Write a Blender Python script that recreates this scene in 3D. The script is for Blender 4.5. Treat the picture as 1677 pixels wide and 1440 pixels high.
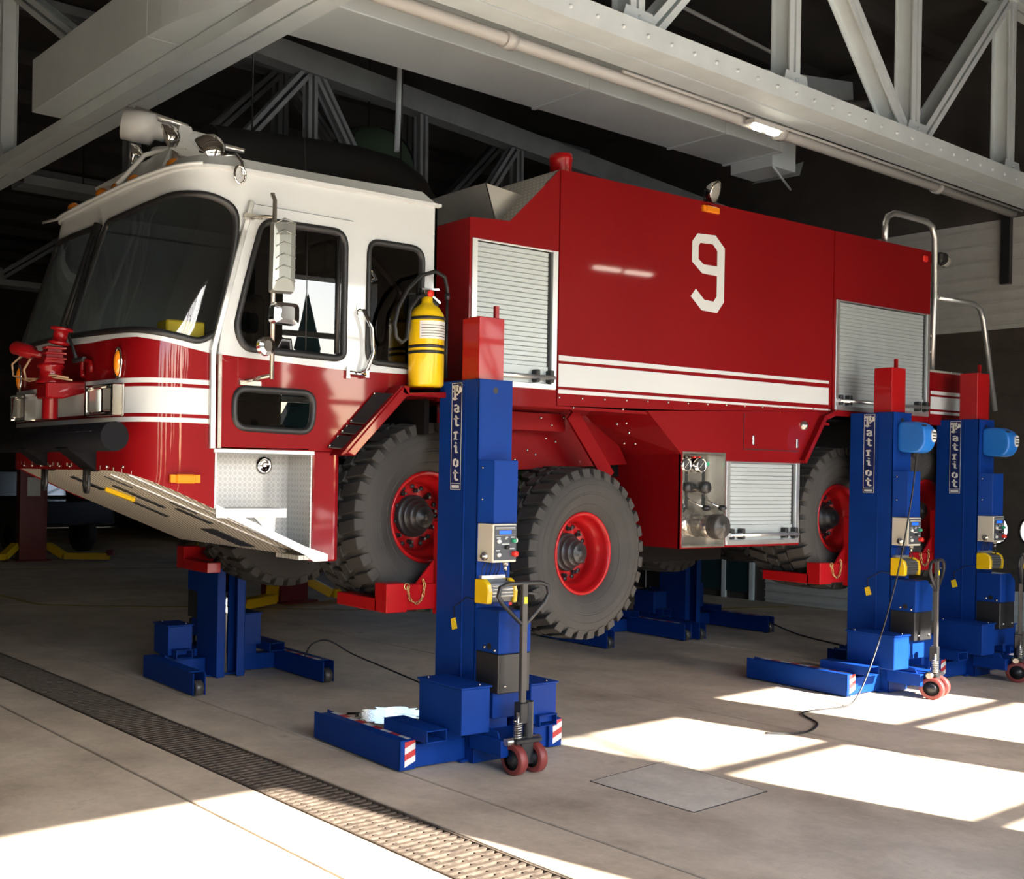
import bpy, bmesh, math, random
from mathutils import Vector, Matrix
from mathutils.geometry import delaunay_2d_cdt
random.seed(7)
for o in list(bpy.data.objects): bpy.data.objects.remove(o)
COL = bpy.context.scene.collection
SCN = bpy.context.scene
R = math.radians
# ------------------------------------------------------------------ camera
CAM_H = 1.75
_A, _ROLL = R(57.738), 0.0175
_fw = Vector((math.cos(_A), math.sin(_A), 0)); _rt = Vector((math.sin(_A), -math.cos(_A), 0)); _up = Vector((0, 0, 1))
_r = _rt*math.cos(_ROLL) + _up*math.sin(_ROLL); _u = -_rt*math.sin(_ROLL) + _up*math.cos(_ROLL)
cam = bpy.data.cameras.new('camera'); camo = bpy.data.objects.new('camera', cam); COL.objects.link(camo)
camo.matrix_world = Matrix(((_r.x, _u.x, -_fw.x, 0), (_r.y, _u.y, -_fw.y, 0), (_r.z, _u.z, -_fw.z, CAM_H), (0, 0, 0, 1)))
cam.sensor_fit = 'HORIZONTAL'; cam.sensor_width = 36.0; cam.lens = 36.0*1811.65/1677
cam.shift_x = (838.5-500)/1677; cam.shift_y = (772.08-720)/1677
cam.clip_start = 0.05; cam.clip_end = 400
SCN.camera = camo
# ------------------------------------------------------------------ light
BR = R(3.5)                       # the hall stands 3.5 degrees askew to the truck
def uv(u, v, z=0.0):              # hall coordinates -> world
    return Vector((u*math.cos(BR)-v*math.sin(BR), u*math.sin(BR)+v*math.cos(BR), z))
SUN_EL = R(31.7)
_sd = Vector((-0.241*math.cos(BR)-0.966*math.sin(BR), -0.241*math.sin(BR)+0.966*math.cos(BR), 0)).normalized()
_sundir = Vector((_sd.x*math.cos(SUN_EL), _sd.y*math.cos(SUN_EL), -math.sin(SUN_EL)))
sun = bpy.data.lights.new('sun', 'SUN'); sun.energy = 30.0; sun.angle = R(0.53); sun.color = (1.0, 0.94, 0.86)
suno = bpy.data.objects.new('sun', sun); COL.objects.link(suno)
suno.rotation_euler = _sundir.to_track_quat('-Z', 'Y').to_euler(); suno.location = (-5, -20, 15)
world = bpy.data.worlds.new('sky'); SCN.world = world; world.use_nodes = True
nt = world.node_tree; nt.nodes.clear()
sky = nt.nodes.new('ShaderNodeTexSky'); sky.sky_type = 'NISHITA'; sky.sun_disc = False; sky.sun_elevation = SUN_EL
sky.sun_rotation = math.atan2(-_sundir.x, -_sundir.y); sky.air_density = 1.0; sky.dust_density = 1.2
bg = nt.nodes.new('ShaderNodeBackground'); bg.inputs['Strength'].default_value = 1.0
wo = nt.nodes.new('ShaderNodeOutputWorld'); nt.links.new(sky.outputs[0], bg.inputs[0]); nt.links.new(bg.outputs[0], wo.inputs[0])
V_FRONT = -1.5; OPEN_H = 4.28     # front wall and the height of its openings
OPENINGS = [(-1.2, 5.19), (7.19, 8.63), (9.5, 11.2)]
HEADS = [4.34, 4.28, 4.45]
for a, b in OPENINGS:             # sampling portals in the real openings
    L = bpy.data.lights.new('daylight_portal', 'AREA'); L.shape = 'RECTANGLE'; L.size = b-a; L.size_y = OPEN_H; L.cycles.is_portal = True
    lo = bpy.data.objects.new('daylight_portal', L); COL.objects.link(lo); lo.location = uv((a+b)/2, V_FRONT-0.2, OPEN_H/2)
    lo.rotation_euler = (R(90), 0, BR)   # faces +v
    lo.rotation_euler = Vector(uv(0, 1)).to_track_quat('-Z', 'Y').to_euler()
vs = SCN.view_settings; vs.view_transform = 'Standard'; vs.look = 'None'; vs.exposure = 0.47; vs.gamma = 1.0; vs.use_curve_mapping = False
# ------------------------------------------------------------------ materials
MATS = {}
def mat(name, col=(.5, .5, .5), rough=.5, metal=0., coat=0., noise=0., nscale=8., bump=0., bscale=40., emit=None, spec=.5, pattern=None):
    if name in MATS: return MATS[name]
    m = bpy.data.materials.new(name); m.use_nodes = True; MATS[name] = m
    n = m.node_tree; b = n.nodes['Principled BSDF']
    b.inputs['Base Color'].default_value = (*col, 1); b.inputs['Roughness'].default_value = rough
    b.inputs['Metallic'].default_value = metal; b.inputs['Coat Weight'].default_value = coat; b.inputs['Coat Roughness'].default_value = .04
    b.inputs['Specular IOR Level'].default_value = spec
    if emit: b.inputs['Emission Color'].default_value = (*emit[:3], 1); b.inputs['Emission Strength'].default_value = emit[3]
    tc = n.nodes.new('ShaderNodeTexCoord')
    if noise:
        t = n.nodes.new('ShaderNodeTexNoise'); t.inputs['Scale'].default_value = nscale; t.inputs['Detail'].default_value = 6
        n.links.new(tc.outputs['Object'], t.inputs['Vector'])
        mr = n.nodes.new('ShaderNodeMapRange'); mr.inputs['From Min'].default_value = .3; mr.inputs['From Max'].default_value = .7
        mr.inputs['To Min'].default_value = 1-noise; mr.inputs['To Max'].default_value = 1+noise
        n.links.new(t.outputs['Fac'], mr.inputs['Value'])
        mx = n.nodes.new('ShaderNodeMix'); mx.data_type = 'RGBA'; mx.blend_type = 'MULTIPLY'; mx.inputs['Factor'].default_value = 1
        mx.inputs['A'].default_value = (*col, 1); n.links.new(mr.outputs[0], mx.inputs['B']); n.links.new(mx.outputs['Result'], b.inputs['Base Color'])
        mr2 = n.nodes.new('ShaderNodeMapRange'); mr2.inputs['To Min'].default_value = rough*.8; mr2.inputs['To Max'].default_value = min(1, rough*1.2)
        n.links.new(t.outputs['Fac'], mr2.inputs['Value']); n.links.new(mr2.outputs[0], b.inputs['Roughness'])
    if bump:
        bp = n.nodes.new('ShaderNodeBump'); bp.inputs['Strength'].default_value = bump; bp.inputs['Distance'].default_value = .012 if pattern else .004
        if pattern:
            n.links.new(pattern(n, tc), bp.inputs['Height'])
        else:
            t = n.nodes.new('ShaderNodeTexNoise'); t.inputs['Scale'].default_value = bscale; t.inputs['Detail'].default_value = 4
            n.links.new(tc.outputs['Object'], t.inputs['Vector']); n.links.new(t.outputs['Fac'], bp.inputs['Height'])
        n.links.new(bp.outputs[0], b.inputs['Normal'])
    return m
def M_(n, op, a, b=None):
    k = n.nodes.new('ShaderNodeMath'); k.operation = op
    for i, x in enumerate((a, b)):
        if x is None: continue
        if isinstance(x, (int, float)): k.inputs[i].default_value = x
        else: n.links.new(x, k.inputs[i])
    return k.outputs[0]
def tread_plate(axes, scale):     # raised lozenges in alternating directions (diamond plate)
    def f(n, tc):
        sep = n.nodes.new('ShaderNodeSeparateXYZ'); n.links.new(tc.outputs['Object'], sep.inputs[0])
        a = M_(n, 'MULTIPLY', sep.outputs[axes[0]], scale); b = M_(n, 'MULTIPLY', sep.outputs[axes[1]], scale)
        p = M_(n, 'SINE', M_(n, 'MULTIPLY', M_(n, 'ADD', a, b), math.pi)); q = M_(n, 'SINE', M_(n, 'MULTIPLY', M_(n, 'SUBTRACT', a, b), math.pi))
        ca = M_(n, 'SINE', M_(n, 'MULTIPLY', a, math.pi)); cb = M_(n, 'SINE', M_(n, 'MULTIPLY', b, math.pi))
        h = M_(n, 'MULTIPLY', M_(n, 'MULTIPLY', p, q), M_(n, 'MULTIPLY', ca, cb))
        return M_(n, 'GREATER_THAN', M_(n, 'ABSOLUTE', h), .13)
    return f
RED = mat('red_gloss_paint', (.19, .002, .004), .5, coat=.55, noise=.04, nscale=1.5, spec=.1)
WHITE = mat('white_gloss_paint', (.55, .575, .585), .5, coat=.6, noise=.02, nscale=2, spec=.2)
STRIPE = mat('white_reflective_stripe', (.56, .58, .58), .5, spec=.2)
BLUE = mat('blue_gloss_paint', (.005, .036, .21), .42, coat=.0, noise=.1, nscale=3, bump=.04, bscale=30, spec=.10)
LRED = mat('red_lift_paint', (.34, .004, .006), .4, spec=.2, coat=.25, noise=.06, nscale=4)
RUBBER = mat('tyre_rubber', (.036, .033, .030), .8, noise=.25, nscale=5, bump=.25, bscale=60)
BLACK = mat('black_rubber', (.012, .012, .013), .45)
SATIN = mat('black_satin_metal', (.02, .02, .021), .38, noise=.1)
ROLLER = mat('black_bumper_hose', (.0035, .0035, .005), .7, noise=.2, spec=.12)
HANDLE = mat('dark_grey_metal', (.07, .065, .06), .4, metal=.3)
CHROME = mat('chrome', (.75, .74, .72), .08, metal=1.)
ALU = mat('brushed_aluminium', (.66, .67, .67), .32, metal=.85, noise=.05, nscale=12)
SHUT = mat('satin_aluminium_slat', (.47, .52, .53), .42, metal=.35, noise=.03, nscale=6)
STEEL = mat('stainless_steel', (.52, .49, .44), .25, metal=.9, noise=.08, nscale=4)
def dimpled(name, hi, lo, axes, freq):      # rows of punched dimples
    m = mat(name, hi, .45, metal=.15); n = m.node_tree; b = n.nodes['Principled BSDF']
    tc = n.nodes.new('ShaderNodeTexCoord'); sep = n.nodes.new('ShaderNodeSeparateXYZ'); n.links.new(tc.outputs['Object'], sep.inputs[0])
    a = M_(n, 'SINE', M_(n, 'MULTIPLY', sep.outputs[axes[0]], 2*math.pi*freq)); c = M_(n, 'SINE', M_(n, 'MULTIPLY', sep.outputs[axes[1]], 2*math.pi*freq))
    k = M_(n, 'GREATER_THAN', M_(n, 'MULTIPLY', a, c), .12)
    mx = n.nodes.new('ShaderNodeMix'); mx.data_type = 'RGBA'; mx.inputs['A'].default_value = (*hi, 1); mx.inputs['B'].default_value = (*lo, 1)
    n.links.new(k, mx.inputs['Factor']); n.links.new(mx.outputs['Result'], b.inputs['Base Color'])
    bp = n.nodes.new('ShaderNodeBump'); bp.invert = True; bp.inputs['Strength'].default_value = .6; bp.inputs['Distance'].default_value = .004; n.links.new(k, bp.inputs['Height']); n.links.new(bp.outputs[0], b.inputs['Normal'])
    return m
SKID = dimpled('dimpled_skid_plate', (.66, .62, .52), (.09, .075, .055), (0, 1), 20.)
def plate_mat(name, hi, lo, axes, scale, metal):      # tread plate: raised lozenges coloured lighter so the relief shows
    m = mat(name, hi, .36, metal=metal, bump=1., pattern=tread_plate(axes, scale)); n = m.node_tree; b = n.nodes['Principled BSDF']
    tc = n.nodes.new('ShaderNodeTexCoord'); k = tread_plate(axes, scale)(n, tc)
    mx = n.nodes.new('ShaderNodeMix'); mx.data_type = 'RGBA'; mx.inputs['A'].default_value = (*lo, 1); mx.inputs['B'].default_value = (*hi, 1)
    n.links.new(k, mx.inputs['Factor']); n.links.new(mx.outputs['Result'], b.inputs['Base Color'])
    return m
PLATE_XZ = plate_mat('tread_plate_wall', (.52, .52, .51), (.40, .40, .39), (0, 2), 30., .5)
PLATE_YZ = plate_mat('tread_plate_end', (.52, .52, .51), (.40, .40, .39), (1, 2), 30., .5)
PLATE_XY = plate_mat('tread_plate_deck', (.56, .55, .51), (.33, .32, .29), (0, 1), 26., .35)
AMBER = mat('amber_lens', (.75, .22, .01), .18, coat=.6)
YEL = mat('yellow_paint', (.80, .52, .005), .32, coat=.4)
YEL2 = mat('yellow_tag_card', (.85, .62, .02), .5)
PAPER = mat('printed_white_label', (.75, .74, .68), .5)
INK = mat('dark_print', (.03, .03, .03), .6)
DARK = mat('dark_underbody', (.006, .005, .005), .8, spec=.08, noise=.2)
CREAM = mat('cream_enclosure', (.62, .58, .47), .4)
PANEL = mat('dark_grey_fascia', (.05, .055, .065), .4)
SCREEN = mat('blue_backlit_display', (.0, .02, .2), .3, emit=(.01, .13, 1., 1.3))
GREEN = mat('green_button', (.03, .35, .18), .35)
REDB = mat('red_button', (.75, .03, .02), .35)
LENS = mat('clear_lamp_lens', (.75, .74, .68), .08, metal=.6)
BLUEREEL = mat('bright_blue_plastic', (.015, .16, .55), .35)
POLY = mat('red_brown_polyurethane', (.20, .035, .03), .45, noise=.2)
GOLD = mat('zinc_gold_chain', (.55, .40, .16), .35, metal=.8)
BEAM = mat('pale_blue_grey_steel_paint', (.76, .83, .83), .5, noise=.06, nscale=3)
DIM = mat('far_shaded_steel', (.19, .205, .21), .6, noise=.15, nscale=3)  # darker BEAM: dimness of the far roof steel put into its colour
DUCT = mat('galvanised_duct', (.68, .74, .74), .5, noise=.06, nscale=1.5)
PIPE = mat('grey_conduit', (.6, .58, .54), .5)
DECK = mat('dark_roof_deck', (.06, .054, .048), .8, noise=.2, nscale=2)
POST = mat('dark_red_lift_post', (.16, .012, .02), .4)
CARB = mat('black_car_paint', (.012, .013, .016), .25, coat=.6)
GREENT = mat('green_canvas', (.07, .12, .07), .8)
def glass_mat(name, tint, rough=.0):
    m = bpy.data.materials.new(name); m.use_nodes = True; n = m.node_tree; n.nodes.clear()
    o = n.nodes.new('ShaderNodeOutputMaterial'); mix = n.nodes.new('ShaderNodeMixShader'); fr = n.nodes.new('ShaderNodeFresnel'); fr.inputs[0].default_value = 1.5
    t = n.nodes.new('ShaderNodeBsdfTransparent'); t.inputs[0].default_value = (*tint, 1); g = n.nodes.new('ShaderNodeBsdfGlossy'); g.inputs['Roughness'].default_value = rough
    mr = n.nodes.new('ShaderNodeMapRange'); mr.inputs['To Min'].default_value = .03; mr.inputs['To Max'].default_value = 1.
    n.links.new(fr.outputs[0], mr.inputs[0]); n.links.new(mr.outputs[0], mix.inputs[0]); n.links.new(t.outputs[0], mix.inputs[1]); n.links.new(g.outputs[0], mix.inputs[2]); n.links.new(mix.outputs[0], o.inputs[0])
    MATS[name] = m; return m
GLASS = glass_mat('tinted_cab_glass', (.58, .61, .59))
GLASS2 = glass_mat('dark_side_glass', (.16, .18, .19))
def concrete(name, base, seed):
    m = bpy.data.materials.new(name); m.use_nodes = True; n = m.node_tree; b = n.nodes['Principled BSDF']; MATS[name] = m
    tc = n.nodes.new('ShaderNodeTexCoord'); g = n.nodes.new('ShaderNodeNewGeometry')
    def noise(sc, det, rgh=.6):
        t = n.nodes.new('ShaderNodeTexNoise'); t.noise_dimensions = '4D'; t.inputs['W'].default_value = seed; t.inputs['Scale'].default_value = sc; t.inputs['Detail'].default_value = det; t.inputs['Roughness'].default_value = rgh
        n.links.new(g.outputs['Position'], t.inputs['Vector']); return t.outputs['Fac']
    big, mid, fine, spot = noise(.55, 5), noise(2.2, 8, .7), noise(22, 6, .75), noise(1.3, 3)
    r = n.nodes.new('ShaderNodeValToRGB'); e = r.color_ramp.elements
    e[0].position = .36; e[0].color = (base[0]*.50, base[1]*.47, base[2]*.44, 1); e[1].position = .66; e[1].color = (min(.8, base[0]*1.2), min(.8, base[1]*1.2), base[2]*1.2, 1)
    k = M_(n, 'ADD', M_(n, 'MULTIPLY', big, .45), M_(n, 'ADD', M_(n, 'MULTIPLY', mid, .4), M_(n, 'MULTIPLY', fine, .2)))
    n.links.new(k, r.inputs[0])
    st = n.nodes.new('ShaderNodeMapRange'); st.inputs['From Min'].default_value = .60; st.inputs['From Max'].default_value = .72; st.inputs['To Min'].default_value = 1; st.inputs['To Max'].default_value = .55
    n.links.new(mid, st.inputs[0])
    mx = n.nodes.new('ShaderNodeMix'); mx.data_type = 'RGBA'; mx.blend_type = 'MULTIPLY'; mx.inputs['Factor'].default_value = 1
    n.links.new(r.outputs[0], mx.inputs['A']); n.links.new(st.outputs[0], mx.inputs['B']); n.links.new(mx.outputs['Result'], b.inputs['Base Color'])
    rr = n.nodes.new('ShaderNodeMapRange'); rr.inputs['To Min'].default_value = .42; rr.inputs['To Max'].default_value = .8; n.links.new(mid, rr.inputs[0]); n.links.new(rr.outputs[0], b.inputs['Roughness'])
    bp = n.nodes.new('ShaderNodeBump'); bp.inputs['Strength'].default_value = .25; bp.inputs['Distance'].default_value = .006; n.links.new(fine, bp.inputs['Height']); n.links.new(bp.outputs[0], b.inputs['Normal'])
    return m
CONC = concrete('worn_concrete', (.60, .50, .385), 1.0)
CONC2 = concrete('smooth_patch_concrete', (.62, .555, .46), 4.0)
APRON = concrete('outdoor_asphalt', (.30, .29, .27), 7.0)
# ------------------------------------------------------------------ mesh building
class MB:
    def __init__(s): s.v = []; s.f = []; s.m = []; s.sm = []; s.keep = False
    def add(s, vs, fs, mi=0, smooth=False):
        b = len(s.v); s.v += [Vector(p) for p in vs]
        for f in fs: s.f.append([b+i for i in f]); s.m.append(mi); s.sm.append(smooth)
        return s
    def box(s, x0, x1, y0, y1, z0, z1, mi=0, T=None):
        p = [Vector((x, y, z)) for z in (z0, z1) for y in (y0, y1) for x in (x0, x1)]
        if T: p = [T(q) for q in p]
        return s.add(p, [(0, 2, 3, 1), (4, 5, 7, 6), (0, 1, 5, 4), (2, 6, 7, 3), (0, 4, 6, 2), (1, 3, 7, 5)], mi)
    def hexa(s, p, mi=0): return s.add(p, [(0, 3, 2, 1), (4, 5, 6, 7), (0, 1, 5, 4), (1, 2, 6, 5), (2, 3, 7, 6), (3, 0, 4, 7)], mi)
    def prism(s, poly, axis, c0, c1, mi=0):
        def P(a, b, c): return {'x': (c, a, b), 'y': (a, c, b), 'z': (a, b, c)}[axis]
        n = len(poly); v = [P(a, b, c0) for a, b in poly]+[P(a, b, c1) for a, b in poly]
        return s.add(v, [tuple(range(n))[::-1], tuple(range(n, 2*n))]+[(i, (i+1) % n, n+(i+1) % n, n+i) for i in range(n)], mi)
    def frame(s, d, up=None):
        d = Vector(d).normalized(); up = Vector(up) if up else (Vector((0, 0, 1)) if abs(d.z) < .95 else Vector((1, 0, 0)))
        a = d.cross(up).normalized(); return a, a.cross(d).normalized()
    def extr(s, poly, p0, p1, up=None, mi=0):       # section (a: sideways, b: up) swept from p0 to p1
        p0, p1 = Vector(p0), Vector(p1); a, b = s.frame(p1-p0, up); n = len(poly)
        v = [p0+a*x+b*y for x, y in poly]+[p1+a*x+b*y for x, y in poly]
        return s.add(v, [tuple(range(n)), tuple(range(n, 2*n))[::-1]]+[(i, n+i, n+(i+1) % n, (i+1) % n) for i in range(n)], mi)
    def bar(s, p0, p1, w, h, up=None, mi=0): return s.extr([(-w/2, -h/2), (w/2, -h/2), (w/2, h/2), (-w/2, h/2)], p0, p1, up, mi)
    def tube(s, pts, r, n=8, mi=0, caps=True, closed=False):
        pts = [Vector(p) for p in pts]; N = len(pts); rings = []; a = None
        for i, p in enumerate(pts):
            d = (pts[(i+1) % N]-pts[i-1]) if closed else (pts[min(i+1, N-1)]-pts[max(i-1, 0)])
            d.normalize()
            if a is None: a, b = s.frame(d)
            else:
                a = (a-d*a.dot(d)).normalized(); b = a.cross(d)
            rr = r[i] if isinstance(r, (list, tuple)) else r
            rings.append([p+a*(rr*math.cos(2*math.pi*k/n))+b*(rr*math.sin(2*math.pi*k/n)) for k in range(n)])
        v = [q for g in rings for q in g]; f = []
        for i in range(N if closed else N-1):
            j = (i+1) % N
            for k in range(n): f.append((i*n+k, i*n+(k+1) % n, j*n+(k+1) % n, j*n+k))
        s.add(v, f, mi, True)
        if caps and not closed:
            b0 = len(s.v)-len(v); s.f += [[b0+k for k in range(n)][::-1], [b0+(N-1)*n+k for k in range(n)]]; s.m += [mi, mi]; s.sm += [False, False]
        return s
    def cyl(s, p0, p1, r, n=16, mi=0): return s.tube([p0, p1], r, n, mi)
    def lathe(s, prof, c, axis, n=24, mi=0, smooth=True):      # prof: (radius, distance along axis)
        c = Vector(c); d = Vector(axis).normalized(); a, b = s.frame(d); v = []
        for r, t in prof:
            for k in range(n):
                w = 2*math.pi*k/n; v.append(c+d*t+a*(r*math.cos(w))+b*(r*math.sin(w)))
        f = [(i*n+k, i*n+(k+1) % n, (i+1)*n+(k+1) % n, (i+1)*n+k) for i in range(len(prof)-1) for k in range(n)]
        return s.add(v, f, mi, smooth)
    def ball(s, c, r, n=12, mi=0, sc=(1, 1, 1)):
        c = Vector(c); v = []; m = n//2+1
        for i in range(m):
            t = math.pi*i/(m-1)
            for k in range(n):
                w = 2*math.pi*k/n; v.append(c+Vector((sc[0]*r*math.sin(t)*math.cos(w), sc[1]*r*math.sin(t)*math.sin(w), sc[2]*r*math.cos(t))))
        return s.add(v, [(i*n+k, (i+1)*n+k, (i+1)*n+(k+1) % n, i*n+(k+1) % n) for i in range(m-1) for k in range(n)], mi, True)
    def mesh(s, name, mats, bevel=0., off=(0, 0, 0), seg=1):
        off = Vector(off); me = bpy.data.meshes.new(name)
        me.from_pydata([tuple(p-off) for p in s.v], [], s.f)
        for m in (mats if isinstance(mats, (list, tuple)) else [mats]): me.materials.append(m)
        for p, mi, sm in zip(me.polygons, s.m, s.sm): p.material_index = mi; p.use_smooth = sm
        bm = bmesh.new(); bm.from_mesh(me); bmesh.ops.remove_doubles(bm, verts=bm.verts, dist=1e-5)
        if not s.keep: bmesh.ops.recalc_face_normals(bm, faces=bm.faces)
        if bevel:
            ed = [e for e in bm.edges if len(e.link_faces) == 2 and e.calc_face_angle(0) > .6 and not (e.link_faces[0].smooth and e.link_faces[1].smooth)]
            bmesh.ops.bevel(bm, geom=ed, offset=bevel, segments=seg, profile=.6, affect='EDGES', clamp_overlap=True)
        bm.to_mesh(me); bm.free(); return me
    def build(s, name, mats, parent=None, bevel=0., label=None, off=None, seg=1):
        if off is None: off = ORG.get(root_of(parent), (0, 0, 0)) if parent else (0, 0, 0)
        return obj(name, s.mesh(name, mats, bevel, off, seg), parent, label)
ORG = {}
def root_of(o):
    while o.parent: o = o.parent
    return o.name
def obj(name, me, parent=None, label=None, loc=None, rot=None):
    o = bpy.data.objects.new(name, me); COL.objects.link(o)
    if parent: o.parent = parent
    if label: o['label'] = label
    if loc is not None: o.location = loc
    if rot is not None: o.rotation_euler = rot
    return o
def thing(name, label, cat, loc=(0, 0, 0), rz=0., group=None, world_verts=True):
    o = bpy.data.objects.new(name, None); COL.objects.link(o); o.location = loc; o.rotation_euler = (0, 0, rz); o.empty_display_size = .2
    o['label'] = label; o['category'] = cat
    if group: o['group'] = group
    ORG[o.name] = Vector(loc) if world_verts else Vector((0, 0, 0))
    return o
def tag(o, label, cat, group=None):
    o['label'] = label; o['category'] = cat
    if group: o['group'] = group
    return o
def struct(o): o['kind'] = 'structure'; return o
def copy_tree(o, parent=None):
    c = o.copy(); COL.objects.link(c); c.parent = parent
    for ch in list(o.children): copy_tree(ch, c)
    return c
def inpoly(p, poly):
    x, y = p; c = False; n = len(poly)
    for i in range(n):
        x1, y1 = poly[i]; x2, y2 = poly[i-1]
        if (y1 > y) != (y2 > y) and x < (x2-x1)*(y-y1)/(y2-y1)+x1: c = not c
    return c
def densify(poly, step, closed=True):
    out = []; n = len(poly)
    for i in range(n if closed else n-1):
        a, b = poly[i], poly[(i+1) % n]; L = math.hypot(b[0]-a[0], b[1]-a[1]); k = max(1, int(math.ceil(L/step)))
        out += [(a[0]+(b[0]-a[0])*j/k, a[1]+(b[1]-a[1])*j/k) for j in range(k)]
    if not closed: out.append(poly[-1])
    return out
def rpoly(pts, r, n=5):              # polygon with rounded corners
    out = []; N = len(pts)
    for i in range(N):
        p0, p, p1 = Vector(pts[i-1]), Vector(pts[i]), Vector(pts[(i+1) % N]); rr = r[i] if isinstance(r, (list, tuple)) else r
        a = (p0-p); b = (p1-p); rr = min(rr, a.length*.48, b.length*.48); a.normalize(); b.normalize(); A = p+a*rr; B = p+b*rr
        for k in range(n+1):
            t = k/n; q = A*(1-t)**2+p*2*t*(1-t)+B*t*t; out.append((q.x, q.y))
    return out
def patch(mb, outer, holes, lines, fmap, classify, step):   # flat region with holes, mapped on to a curved surface
    O = densify(outer, step); H = [densify(h, step) for h in holes]; Ls = [densify(l, step, False) for l in lines]
    vs = []; ed = []
    for P in [O]+H:
        b = len(vs); vs += P; ed += [(b+i, b+(i+1) % len(P)) for i in range(len(P))]
    for P in Ls:
        b = len(vs); vs += P; ed += [(b+i, b+i+1) for i in range(len(P)-1)]
    xs = [p[0] for p in O]; ys = [p[1] for p in O]; x = min(xs)+step*.5
    allp = [Vector(p) for p in vs]
    while x < max(xs):
        y = min(ys)+step*.5
        while y < max(ys):
            if inpoly((x, y), O) and not any(inpoly((x, y), h) for h in H) and all(abs(q.x-x) > step*.45 or abs(q.y-y) > step*.45 for q in allp): vs.append((x, y))
            y += step
        x += step
    r = delaunay_2d_cdt([Vector(p) for p in vs], ed, [], 0, 1e-5)
    V, F = r[0], r[2]
    for f in F:
        c = ((V[f[0]].x+V[f[1]].x+V[f[2]].x)/3, (V[f[0]].y+V[f[1]].y+V[f[2]].y)/3)
        if not inpoly(c, O) or any(inpoly(c, h) for h in H): continue
        A, B, C_ = (V[i] for i in f[:3])
        if (B.x-A.x)*(C_.y-A.y)-(B.y-A.y)*(C_.x-A.x) > 0: f = f[::-1]
        mb.add([fmap(V[i].x, V[i].y) for i in f], [(0, 1, 2)], classify(*c), True)
    mb.keep = True
    return mb
# ================================================================== THE HALL
U0, U1, V1, ZR = -9.0, 15.0, 30.0, 7.25
def ubox(mb, u0, u1, v0, v1, z0, z1, mi=0): return mb.box(u0, u1, v0, v1, z0, z1, mi, T=lambda p: uv(p.x, p.y, p.z))
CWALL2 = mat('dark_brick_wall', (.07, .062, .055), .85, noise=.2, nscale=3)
CWALL = mat('grey_block_wall', (.28, .27, .25), .8, noise=.12, nscale=3)
CWHITE = mat('off_white_door_panel', (.55, .55, .52), .5, noise=.05)
CBROWN = mat('shaded_door_panel', (.075, .06, .048), .55, noise=.15)  # shade on the backlit door put into the panel colour
JOINT = mat('dirty_joint_filler', (.05, .043, .036), .9)
YLINE = mat('worn_yellow_line_paint', (.33, .25, .06), .7, noise=.35, nscale=14)
GRATE = mat('rusty_iron_grate', (.10, .075, .055), .65, noise=.4, nscale=20, metal=.3)
# floor: a bed with separate slabs on it
floor = struct(ubox(MB(), U0, U1, V_FRONT, V1, -.30, -.035).build('floor', JOINT))
slab_u = [U0, -3.0, -.1, 2.94, 3.345, 3.775, 4.27, 7.32, 10.35, 13.0, U1]
slab_v = [V_FRONT, 13.5, 21.5, V1]
for i in range(len(slab_u)-1):
    if abs(slab_u[i]-3.345) < .01: continue                # the drain channel
    for j in range(len(slab_v)-1):
        g = .010
        ubox(MB(), slab_u[i]+g, slab_u[i+1]-g, slab_v[j]+g, slab_v[j+1]-g, -.036, 0).build('slab', CONC, floor, bevel=.004)
P = [uv(*p).to_tuple()[:2] for p in ((5.06, 4.17), (5.80, 4.215), (5.745, 3.50), (5.055, 3.49))]
MB().prism(P, 'z', 0., .0035).build('patch_slab', CONC2, floor, bevel=.002, label='smoother grey concrete patch')
for k in range(4):                                         # the mortar rim around the patch
    a, b = Vector((*P[k], .001)), Vector((*P[(k+1) % 4], .001)); MB().bar(a, b, .012, .004).build('patch_rim', JOINT, floor)
# drain grate
dg = thing('drain_grate', 'long rusty slotted drain grate sunk into the concrete floor', 'drain grate', uv(3.56, 9, -.03))
mb = MB(); ubox(mb, 3.35, 3.77, -3.4, 21, -.036, -.030); mb.build('channel', JOINT, dg)
for s_ in (3.351, 3.755):
    mb = MB(); ubox(mb, s_, s_+.014, -3.4, 21, -.03, -.001); mb.build('edge_angle', GRATE, dg)
vv = -3.4
while vv < 20.9:                                           # sections of 0.6 m, each a casting of bars
    mb = MB()
    for k in range(12):
        ubox(mb, 3.366, 3.754, vv+.05*k, vv+.05*k+.024, -.03, -.004)
    for q in (3.44, 3.56, 3.68): ubox(mb, q-.012, q+.012, vv, vv+.59, -.03, -.008)
    mb.build('grate_section', GRATE, dg); vv += .6
# painted line on the floor far behind
pts = [(4.525, 14.86), (4.64, 13.69), (5.1, 13.3), (6.22, 12.70), (8.99, 10.95), (12.48, 9.62), (13.78, 9.32)]
mb = MB()
for a, b in zip(pts, pts[1:]): mb.bar((*a, .0015), (*b, .0015), .09, .003)
tag(mb.build('floor_line', YLINE), 'worn yellow line painted across the floor behind the truck', 'floor line')
mb = MB()
for a, b in zip([(3, 19.3), (9, 17.6), (14, 16.5)], [(9, 17.6), (14, 16.5), (14.2, 16.4)]): mb.bar((*a, .0015), (*b, .0015), .09, .003)
tag(mb.build('floor_line', YLINE), 'faint yellow floor line farthest back, beside the two-post lift', 'floor line')
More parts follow.
